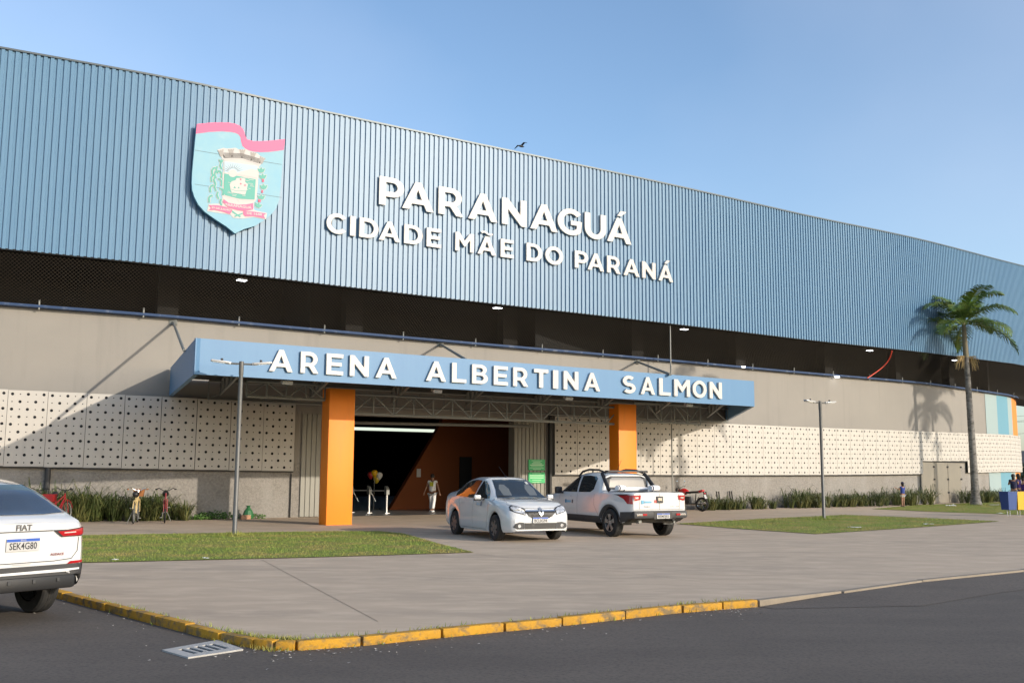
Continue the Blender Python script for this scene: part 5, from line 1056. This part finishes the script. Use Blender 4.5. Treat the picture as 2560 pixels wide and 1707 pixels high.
# ---------------------------------------------------------------- strap-leaved plants
def clump(p, n, h, spread, label, m='blade', lean=0):
    t = thing('strap_leaf_plant', label, 'plant', (p.x, p.y, 0), 0, 'strap-leaved plants along the wall'); mb = MB(); centres = [Vector((random.uniform(-.5, .5) * spread, random.uniform(-.25, .25) * spread, 0)) for _ in range(6)]
    for _ in range(n):
        a = random.uniform(0, 6.283); c0 = centres[random.randrange(len(centres))]; r0 = random.random() * .12; b = c0 + Vector((r0 * math.cos(a), r0 * math.sin(a), 0)); a2 = a + random.gauss(0, .7); hh = h * random.uniform(.6, 1.15); o = hh * random.uniform(.2, 1.3); w_ = random.uniform(.008, .016)
        if random.random() < .12: hh *= 1.35
        sd = Vector((-math.sin(a2), math.cos(a2), 0)) * w_; dr = Vector((math.cos(a2), math.sin(a2), 0)); pts = [b, b + dr * o * .3 + Vector((0, 0, hh * .55)), b + dr * o * .7 + Vector((0, 0, hh * .86)), b + dr * o * 1.2 + Vector((0, 0, hh * random.uniform(.3, 1.0)))]
        mb.add([pts[0] - sd, pts[0] + sd, pts[1] + sd, pts[1] - sd, pts[2] + sd * .8, pts[2] - sd * .8, pts[3]], [(0, 1, 2, 3), (3, 2, 4, 5), (5, 4, 6)])
    mb.build('leaves', m, t, fix=False); return t
lefts = [(60, .95, 'at the SUV roof'), (110, 1.0, 'behind the dark bicycle'), (178, 1.0, 'just right of the SUV'), (222, 1.05, 'second to the right of the SUV'), (265, 1.0, 'midway between the SUV and the wicker-basket bicycle'), (308, .95, 'left of the wicker-basket bicycle'), (360, .95, 'behind the wicker-basket bicycle'), (400, .85, 'between the two upright bicycles'), (440, .7, 'right of the red bicycle')]
for x, h, tx in lefts: clump(along(x, 1200, .55), 230, h * random.uniform(.7, 1.08), .9, 'tall strap-leaved plant %s, against the left wall' % tx)
clump(along(478, 1200, .6), 80, .5, .6, 'low dry strap-leaved tuft right of the red bicycle, against the left wall')
rights = [(1768, .75, 'at the motorcycle tail'), (1795, .7, 'behind the left pair of rack bars'), (1830, .7, 'behind the middle rack bars'), (1880, .95, 'behind the right rack bars'), (1912, .6, 'right of the rack bars'),
          (1985, .85, 'first in the long row left of the right lamp post'), (2012, 1.0, 'second in the long row left of the lamp post'), (2040, 1.05, 'just left of the right lamp post'), (2080, .9, 'just right of the right lamp post'), (2110, .95, 'second to the right of the right lamp post'), (2142, .95, 'third to the right of the lamp post'), (2172, 1.0, 'fourth to the right of the lamp post'), (2200, .95, 'last in the row before the gap by the child'),
          (2250, 1.1, 'left of the child'), (2272, 1.3, 'directly behind the child'), (2298, 1.15, 'left of the steel door'), (2425, 1.2, 'right of the steel door'), (2462, 1.15, 'behind the palm trunk, to its right'), (2490, 1.0, 'second to the right of the palm trunk'), (2512, .9, 'left of the two women')]
for x, h, tx in rights: clump(along(x, 1200, .9), 210, h * random.uniform(.58, .84), 1.35 if x > 1960 else .95, 'strap-leaved plant %s' % tx)
def weed(p, n, r, h, label):
    t = thing('weed_patch', label, 'weeds', (p.x, p.y, 0), 0, 'weeds at the foot of the wall'); mb = MB()
    for _ in range(n):
        a, q = random.uniform(0, 6.28), r * random.random() ** .5; c = Vector((q * math.cos(a), q * .5 * math.sin(a), random.uniform(.01, h) * (1 - .5 * q / r))); u = Vector((random.gauss(0, 1), random.gauss(0, 1), random.gauss(0, .6))).normalized() * .035; v = u.orthogonal().normalized() * .028
        mb.add([c - u, c - v, c + u, c + v], [(0, 1, 2, 3)])
    mb.build('foliage', 'weed', t, fix=False)
weed(along(505, 1200, .45), 120, .35, .18, 'small bright weed patch right of the low dry tuft'); weed(along(545, 1200, .4), 420, .75, .34, 'wide green weed patch at the foot of the wall left of the lamp post'); weed(along(640, 1200, .4), 150, .4, .2, 'small weed patch by the brick, right of the lamp post')
# brick and green bag by the wall
p = along(617, 1200, .75); tag(MB().box((p.x, p.y, .07), (.32, .16, .14), Matrix.Rotation(.6, 3, 'Z'), .008).build('brick', mat('pale_brick', (.45, .25, .15), .85, noise=(20, .5, (.35, .19, .11)))), 'pale clay brick lying on the pavement by the weeds', 'brick')
p = along(624, 1200, .5); tag(MB().lathe([(0, 0), (.16, .01), (.19, .12), (.13, .28), (.05, .38), (.08, .44), (0, .42)], (p.x, p.y, 0), 'Z', 9).build('green_bag', mat('green_plastic', (.03, .14, .05), .45), smooth=False), 'crumpled green plastic bag standing against the wall behind the brick', 'bag')

# ---------------------------------------------------------------- bike racks
for i, (x, y) in enumerate(((1768, 1274), (1800, 1272.5), (1832, 1271), (1863, 1269.5), (1893, 1268.5), (1922, 1267.5))):
    p = G(x, y); t = thing('bike_rack_bar', ['leaning black rack bar pair nearest the motorcycle', 'second black rack bar pair from the motorcycle', 'third black rack bar pair from the motorcycle', 'third black rack bar pair from the right end', 'black rack bar pair one in from the right end', 'black rack bar pair at the right end, before the bare wall'][i], 'bike rack', (p.x, p.y, 0), R(35), 'black leaning bike rack bars')
    for dx in (-.07, .07): MB().box((dx - .07, 0, .4), (.045, .05, .82), Matrix.Rotation(-.16, 3, 'Y'), .006).build('bar', 'black', t)
    MB().box((0, 0, .015), (.3, .12, .03), None, .005).build('foot', 'black', t)

# ---------------------------------------------------------------- green notices, turnstiles, balloons in the entrance
s, z0 = WC.hit(1342, 1202, .12); s2, z1 = WC.hit(1342, 1148, .12)
for (ya, yb), lb, lines in (((1148, 1175), 'upper green notice board with pale text on the grey corrugated door', 7), ((1180, 1207), 'lower green notice board with pale text on the grey corrugated door', 5)):
    sa, za = WC.hit(1321, yb, .1); sb, zb_ = WC.hit(1362, ya, .1); zt_ = za + (yb - ya) / 27 * .42
    p0, p1 = WC.at(sa, .1, za), WC.at(sb, .1, za); u_ = (p1 - p0).normalized(); nr = Vector((u_.y, -u_.x, 0)); wd = (p1 - p0).length
    t = thing('notice_board', lb, 'sign', tuple(p0), math.atan2(u_.y, u_.x), 'green notices on the corrugated door')
    MB().box((wd / 2, 0, .215), (wd, .02, .43), None, .003).build('board', 'green', t)
    mb = MB()
    for k in range(lines):
        l = wd * random.uniform(.45, .85); mb.box((wd / 2, -.0125, .38 - .34 * k / (lines - 1)), (l, .003, .03 if k in (lines // 2, lines // 2 - 1) else .016))
    mb.build('text_lines', 'greentxt', t)
for k, (px, lb) in enumerate((((878, 1281), 'steel turnstile post beside the orange column'), ((922, 1282), 'middle steel turnstile post in the entrance'), ((966, 1283), 'steel turnstile post farthest right in the entrance'))):
    p = G(*px); t = thing('turnstile', lb, 'turnstile', (p.x, p.y, 0), R(28), 'turnstiles in the entrance')
    MB().tube((0, 0, 0), (0, 0, .78), .045, 10).box((0, 0, .01), (.2, .2, .02)).build('post', 'alu', t)
    MB().slab([[(-.12, .72), (.12, .72), (.12, 1.05), (-.02, 1.0), (-.12, .9)]], lambda u, v, d: (d - .06, u, v), .12, True).build('head', 'steel', t)
    if k < 2: MB().tube((.06, 0, .86), (.62, 0, .86), .022, 8).build('arm', 'alu', t); MB().tube((.06, 0, .82), (.3, .1, .45), .02, 8).build('arm', 'alu', t)
bp0 = G(934, 1274); t = thing('balloon_stand', 'bunch of yellow and white balloons on a stand inside the dark entrance', 'balloons', tuple(bp0))
for dx, dy, z, m_ in ((0, 0, 1.5, mat('yellow_balloon', (.75, .45, .01), .3)), (.2, .05, 1.4, mat('white_balloon', (.7, .7, .68), .3)), (.08, .1, 1.25, mat('gold_balloon', (.55, .4, .03), .3)), (-.16, .05, 1.43, mat('red_balloon', (.4, .03, .03), .3))):
    MB().lathe([(0, -.17), (.05, -.14), (.13, -.02), (.14, .07), (.09, .15), (0, .17)], (dx, dy, z), 'Z', 14).build('balloon', m_, t, smooth=True)
MB().tube((0, 0, 0), (0, 0, 1.3), .012).tube((0, 0, 0), (.2, 0, .02), .02).build('stand', 'steel', t)

# ---------------------------------------------------------------- litter bins at the right edge
p = G(2528, 1291); t = thing('recycling_bins', 'blue and yellow litter bins hung on a white stand at the right edge', 'bins', (p.x, p.y, 0), R(25))
for dx, m_ in ((-.1, 'blue_bin'), (.42, 'yellow_bin')):
    b_ = MB().add([(dx + sx * (.21 + .05 * k), sy * (.17 + .04 * k), .27 + .68 * k) for k in (0, 1) for sx, sy in ((-1, -1), (1, -1), (1, 1), (-1, 1))], [(0, 1, 5, 4), (1, 2, 6, 5), (2, 3, 7, 6), (3, 0, 4, 7), (0, 3, 2, 1), (4, 5, 6, 7)]).build('bin', m_, t)
    MB().box((dx, 0, .955), (.54, .44, .03), None, .01).build('rim', m_, b_)
for dx in (-.12, .44): MB().path([(dx - .08, 0, .35), (dx - .08, 0, .03), (dx + .06, 0, .03), (dx + .06, 0, .3)], .018, 6).build('leg', 'platewhite', t, smooth=True)

# ---------------------------------------------------------------- storm drain in the road
DQ = [G(x, y, RZ) for x, y in ((405, 1627), (470, 1646), (608, 1625), (545, 1602))]; dc = sum(DQ, Vector()) / 4
t = thing('storm_drain', 'pale concrete drain grate with five slots set in the road by the kerb', 'drain', tuple(dc))
def DF(u, v, d): return DQ[0] * (1 - u) * (1 - v) + DQ[1] * (1 - u) * v + DQ[2] * u * v + DQ[3] * u * (1 - v) + Vector((0, 0, d))
holes = [[(.17 + .14 * k, .22), (.25 + .14 * k, .22), (.29 + .14 * k, .78), (.2 + .14 * k, .78)] for k in range(5)]
MB().slab([[(0, 0), (0, 1), (1, 1), (1, 0)]] + holes, lambda u, v, d: DF(u, v, d - .03), .045).build('grate', mat('drain_concrete', (.42, .41, .39), .9, noise=(12, .6, (.3, .29, .27)), bump=(40, .4)), t, world=True)
MB().add([DF(u, v, .004) for u, v in ((.08, .1), (.08, .9), (.92, .9), (.92, .1))], [(0, 1, 2, 3)]).build('slot_shade_sheet', 'black', t, world=True)  # flat black sheet standing in for the shade below the slots

# ---------------------------------------------------------------- litter
def litter(px, w_, label, fl=False):
    z_ = 0; p = G(*px, z_); t = MB(); n = 7; vs = [(w_ * (i / (n - 1) - .5) + random.gauss(0, .01), w_ * .5 * (j / (n - 1) - .5) + random.gauss(0, .01), .02 + abs(random.gauss(0, .035 if not fl else .008))) for i in range(n) for j in range(n)]
    t.add(vs, [(i * n + j, i * n + j + 1, (i + 1) * n + j + 1, (i + 1) * n + j) for i in range(n - 1) for j in range(n - 1)]); o = t.build('litter', 'litter'); o.location = (p.x, p.y, .012 + z_); o.rotation_euler = (0, 0, random.uniform(-.4, .4)); tag(o, label, 'litter', 'litter on the lawns')
litter((2378, 1266), .5, 'crumpled white bag on the right lawn, left of the palm trunk'); litter((2488, 1263), .75, 'flat white paper on the right lawn, right of the palm trunk', True); litter((2137, 1320), .4, 'white paper scrap on the middle lawn, right of the lamp post', True)
litter((2500, 1284), .25, 'small white scrap on the lawn edge beside the bins', True); litter((287, 1403), .1, 'white scrap at the front edge of the left lawn, nearest the SUV', True); litter((514, 1399), .12, 'white scrap at the front edge of the left lawn below the lamp post', True); litter((2321, 1312), .3, 'small white scrap near the right tip of the middle lawn', True); litter((2215, 1251), .3, 'white scrap on the path left of the child', True)
gr = MB()
for _ in range(260):                                     # grit and dead leaves along the kerb
    q = random.random() ** .8 * (len(KERB) - 1.001); i = int(q); p = KERB[i].lerp(KERB[i + 1], q - i); d = random.expovariate(3.5) + .08; r_ = random.uniform(.006, .02)
    a = random.uniform(0, 6.28); cx2, cy2 = p.x - d * .5 * (1 if i < 4 else -.2), p.y - d; gr.add([(cx2 + r_ * math.cos(a + k * 2.1), cy2 + r_ * math.sin(a + k * 2.1), RZ + .006 + random.uniform(0, .012)) for k in range(3)], [(0, 1, 2)])
go2 = gr.build('road_grit', mat('grit', (.42, .38, .33), .9), fix=False); go2['kind'] = 'stuff'

# ---------------------------------------------------------------- people
def skin_mesh(name, verts, edges, radii, m, parent, sub=1, root=0):
    me = bpy.data.meshes.new(name); me.from_pydata(verts, edges, []); o = bpy.data.objects.new(name, me); COL.objects.link(o)
    o.modifiers.new('s', 'SKIN'); 
    if not me.skin_vertices:
        import bmesh as _b; bm = _b.new(); bm.from_mesh(me); bm.verts.layers.skin.verify(); bm.to_mesh(me); bm.free()
    for i, sv in enumerate(me.skin_vertices[0].data):
        r_ = radii[i]; sv.radius = r_ if isinstance(r_, tuple) else (r_, r_); sv.use_root = (i == root)
    sb = o.modifiers.new('u', 'SUBSURF'); sb.levels = sb.render_levels = sub
    em = bpy.data.meshes.new_from_object(o.evaluated_get(bpy.context.evaluated_depsgraph_get())); em.name = name
    bpy.data.objects.remove(o); bpy.data.meshes.remove(me)
    em.polygons.foreach_set('use_smooth', [True] * len(em.polygons)); em.materials.clear(); em.materials.append(M[m]); r2 = bpy.data.objects.new(name, em); COL.objects.link(r2); r2.parent = parent; return r2
def person(loc, rz, H, label, pose, top, bottom, bottom_len, sleeve, hair_len=.0, cap=None):
    """pose: dict of joints in units of height, +y is the way they face"""
    t = thing('person', label, 'person', loc, rz); J = dict(pel=(0, 0, .53), chest=(0, 0, .70), neck=(0, 0, .83), chin=(0, .01, .865), head=(0, .01, .935),
        sh=(.105, 0, .80), el=(.14, -.02, .64), wr=(.16, .03, .50), hip=(.05, 0, .52), kn=(.052, .01, .285), an=(.05, 0, .045), toe=(.055, .07, .02))
    def j(n, sd): 
        v = pose.get(n + ('R' if sd > 0 else 'L'), J[n]); return (v[0] * sd if (n + ('R' if sd > 0 else 'L')) not in pose else v[0], v[1], v[2])
    V, E_, Rd = [], [], []
    def add(p, r_, par=None):
        V.append(tuple(c * H for c in p)); Rd.append(tuple(x * H for x in r_) if isinstance(r_, tuple) else r_ * H)
        if par is not None: E_.append((par, len(V) - 1))
        return len(V) - 1
    pel = add(J['pel'], (.085, .06)); ch = add(J['chest'], (.088, .058), pel); nk0 = add((0, 0, .79), (.07, .04), ch); nk = add(J['neck'], .03, nk0); add(pose.get('head', J['head']), (.05, .058), add(J['chin'], .038, nk))
    LB = {}
    for sd in (-1, 1):
        a = add(j('sh', sd), .036, nk0); b = add(j('el', sd), .026, a); c = add(j('wr', sd), .018, b); wv, ev = Vector(j('wr', sd)), Vector(j('el', sd)); dd = (wv - ev).normalized(); sx = dd.orthogonal().normalized(); pm_ = add(tuple(wv + dd * .03), (.02, .012), c)
        for k in range(4): f1 = add(tuple(wv + dd * (.055) + sx * (.009 * (k - 1.5))), .0058, pm_); add(tuple(wv + dd * (.088 + (.004, .010, .007, 0)[k]) + sx * (.009 * (k - 1.5)) + Vector((0, .008, 0))), .005, f1)
        add(tuple(wv + dd * .045 + sx * .03), .0055, pm_)
        h = add(j('hip', sd), .055, pel); k2 = add(j('kn', sd), .036, h); an = add(j('an', sd), .022, k2); add(j('toe', sd), .02, an); LB[sd] = (j('sh', sd), j('el', sd), j('wr', sd), j('hip', sd), j('kn', sd), j('an', sd))
    skin_mesh('body', V, E_, Rd, 'skin', t, 1)
    V, E_, Rd = [], [], []                               # top
    pel = add((0, 0, .51), (.112, .085)); ch = add(J['chest'], (.108, .078), add((0, 0, .6), (.106, .078), pel)); nk0 = add((0, 0, .795), (.08, .05), ch)
    for sd in (-1, 1):
        a = add(LB[sd][0], .043, nk0); e_ = Vector(LB[sd][0]).lerp(Vector(LB[sd][1]), sleeve); add(tuple(e_), .036, a)
    skin_mesh('shirt', V, E_, Rd, top, t, 1)
    V, E_, Rd = [], [], []                               # trousers / shorts
    pel = add((0, 0, .545), (.106, .08)); 
    for sd in (-1, 1):
        h = add(LB[sd][3][:2] + (LB[sd][3][2] - .05,), .07, pel)
        if bottom_len > .5: k2 = add(LB[sd][4], .05, h); add(tuple(Vector(LB[sd][4]).lerp(Vector(LB[sd][5]), .93)), .052, k2)
        else: add(tuple(Vector(LB[sd][3]).lerp(Vector(LB[sd][4]), bottom_len * 2)), .052, h)
    skin_mesh('trousers' if bottom_len > .5 else 'shorts', V, E_, Rd, bottom, t, 1)
    hx, hy, hz = [c * H for c in pose.get('head', J['head'])]; hb = MB(); hb.lathe([(0, .075 * H), (.035 * H, .066 * H), (.056 * H, .035 * H), (.06 * H, 0), (.052 * H, -.03 * H), (.03 * H, -.035 * H)], (hx, hy - .012 * H, hz + .004 * H), 'Z', 14)
    if hair_len: hb.lathe([(.045 * H, 0), (.05 * H, -.5 * hair_len * H), (.03 * H, -hair_len * H), (0, -hair_len * H)], (hx, hy - .035 * H, hz), 'Z', 10)
    hb.build('hair', 'hair', t, smooth=True)
    MB().lathe([(0, .014 * H), (.01 * H, .006 * H), (.01 * H, -.006 * H)], (hx, hy + .052 * H, hz - .008 * H), 'Y', 8).build('nose', 'skin', t, smooth=True)
    for sd in (-1, 1):
        MB().lathe([(0, .006 * H), (.006 * H, 0), (0, -.006 * H)], (hx + sd * .02 * H, hy + .05 * H, hz + .006 * H), 'Y', 8).build('eye', 'hair', t); MB().lathe([(0, .012 * H), (.012 * H, 0), (0, -.012 * H)], (hx + sd * .053 * H, hy, hz), 'X', 8).build('ear', 'skin', t)
        a, tt = Vector(LB[sd][5]) * H, Vector(j('toe', sd)) * H; dr = Vector((tt.x - a.x, tt.y - a.y, 0)); MB().box(a.lerp(tt, .45) + Vector((0, 0, -.022 * H)), (.055 * H, max(.13 * H, dr.length * 1.5), .045 * H), Matrix.Rotation(math.atan2(dr.y, dr.x) - math.pi / 2, 3, 'Z'), .015 * H).build('shoe', 'black' if bottom_len < .5 else 'cloth_white', t, sharp=60)
    if cap: MB().lathe([(0, .085 * H), (.04 * H, .075 * H), (.062 * H, .04 * H), (.063 * H, .02 * H)], (hx, hy - .008 * H, hz + .006 * H), 'Z', 14).box((hx, hy - .075 * H, hz + .03 * H), (.09 * H, .07 * H, .008 * H)).build('cap', cap, t, smooth=True)
    return t
p = G(1080, 1279)
w1_ = person((p.x, p.y, .006), R(-14), 1.5, 'woman in white trousers and white T-shirt walking into the hall, arms held out', dict(elR=(.165, -.02, .66), wrR=(.20, .0, .52), elL=(-.165, .0, .66), wrL=(-.205, -.03, .52), knR=(.04, .03, .285), anR=(.03, -.05, .05), toeR=(.03, .02, .02), anL=(-.055, .05, .045), toeL=(-.055, .12, .02), knL=(-.05, .06, .285)), 'cloth_white', 'cloth_white', 1.0, .45)
MB().box((0, -.118, 1.1), (.16, .006, .17), None, .002).build('shirt_print', mat('yellow_green_print', (.5, .5, .05), .8), w1_)
p = G(2258, 1267)
person((p.x, p.y, .0), R(30), 1.22, 'child in blue T-shirt, white shorts and cap standing on the path by the plants', dict(elL=(-.15, .06, .70), wrL=(-.22, .12, .76), elR=(.14, .04, .66), wrR=(.12, .1, .78), head=(0, .0, .935)), 'cloth_blue', 'cloth_white', .3, .6, .1, 'cloth_navy')
p = G(2537, 1264)
person((p.x, p.y, .0), R(-25), 1.66, 'woman in navy top and pale denim shorts holding something up, behind the bins', dict(elR=(.14, .08, .68), wrR=(.08, .14, .78), elL=(-.14, .08, .66), wrL=(-.1, .16, .72)), 'cloth_navy', 'denim', .25, .35, .12)
p = G(2549, 1262)
person((p.x, p.y, .0), R(40), 1.68, 'woman in purple clothes standing just behind the woman in denim shorts', dict(elL=(-.14, .08, .70), wrL=(-.06, .12, .84), elR=(.15, .03, .64)), 'purple', 'purple', .9, .4, .2)
p = G(2562, 1266)
person((p.x, p.y, .0), R(100), 1.45, 'person in purple top cut by the right edge beside the yellow bin', dict(), 'purple', 'cloth_navy', .9, .4, .1)

# ---------------------------------------------------------------- bird over the roof
d = ray(1303, 366); bpz = Vector((0, 0, HC)) + d * (46 / d.y)
t = thing('bird', 'dark bird gliding just above the roof edge', 'bird', tuple(bpz), .6)
MB().lathe([(0, -.22), (.03, -.14), (.055, -.02), (.045, .08), (.02, .15), (0, .19)], (0, 0, 0), 'X', 10).build('body', 'black', t, smooth=True)
for sg_ in (-1, 1): MB().add([(.06, sg_ * .03, .02), (-.07, sg_ * .03, .02), (-.05, sg_ * .25, .12), (.08, sg_ * .26, .14), (-.06, sg_ * .5, .0), (.0, sg_ * .52, .01)], [(0, 1, 2, 3), (3, 2, 4, 5)]).build('wing', 'black', t)

# ---------------------------------------------------------------- things far off at the right edge
def bush(loc, r, label):
    t = thing('distant_tree', label, 'tree', loc); mb = MB()
    for _ in range(1500):
        v = Vector((random.gauss(0, 1), random.gauss(0, 1), random.gauss(0, 1))).normalized() * random.uniform(.5, 1.0) * r; v.z = abs(v.z) * .9 + r * .5; u = Vector((random.gauss(0, 1), random.gauss(0, 1), random.gauss(0, 1))).normalized() * r * .07; q = u.orthogonal(); mb.add([v - u, v - q, v + u, v + q], [(0, 1, 2, 3)])
    mb.build('crown', 'blade', t, fix=False); MB().tube((0, 0, 0), (0, 0, r), .2, 8, .1).build('trunk', 'trunk', t)
bush((57, 108, RZ), 2.6, 'dark green tree far off beyond the right end of the arena')
pz = [(64, 118), (70, 112)]
tp = thing('utility_pole', 'thin utility pole with sagging wires beyond the right end of the arena', 'utility pole', (60.5, 115, RZ))
MB().tube((0, 0, 0), (0, 0, 8.5), .13, 8).box((0, 0, 7.9), (1.6, .1, .1)).build('pole', 'post', tp)
for k, (dx, dz_) in enumerate(((-.7, 8.0), (0, 8.6), (.7, 8.0), (0, 6.6))):
    MB().path([(dx - 30 * s_, 6 * s_, dz_ - 1.1 * math.sin(math.pi * s_ * .8)) for s_ in np.linspace(-1, 1, 14)], .02, 4).build('wire', 'black', tp)
MB_ = thing('distant_house', 'low pale house with a dark roof far beyond the right end of the arena', 'house', (72, 138, RZ), .3)
MB().box((0, 0, 1.6), (14, 8, 3.2)).build('wall', 'upper', MB_); MB().add([(-7.5, -4.5, 3.2), (7.5, -4.5, 3.2), (7.5, 4.5, 3.2), (-7.5, 4.5, 3.2), (-7.5, 0, 5), (7.5, 0, 5)], [(0, 1, 5, 4), (2, 3, 4, 5), (0, 4, 3), (1, 2, 5), (3, 2, 1, 0)]).build('roof', 'dkgrey', MB_)
for x in (-4, 0, 4): MB().box((x, -4.02, 1.6), (1.4, .06, 1.2)).build('window', 'glass', MB_)
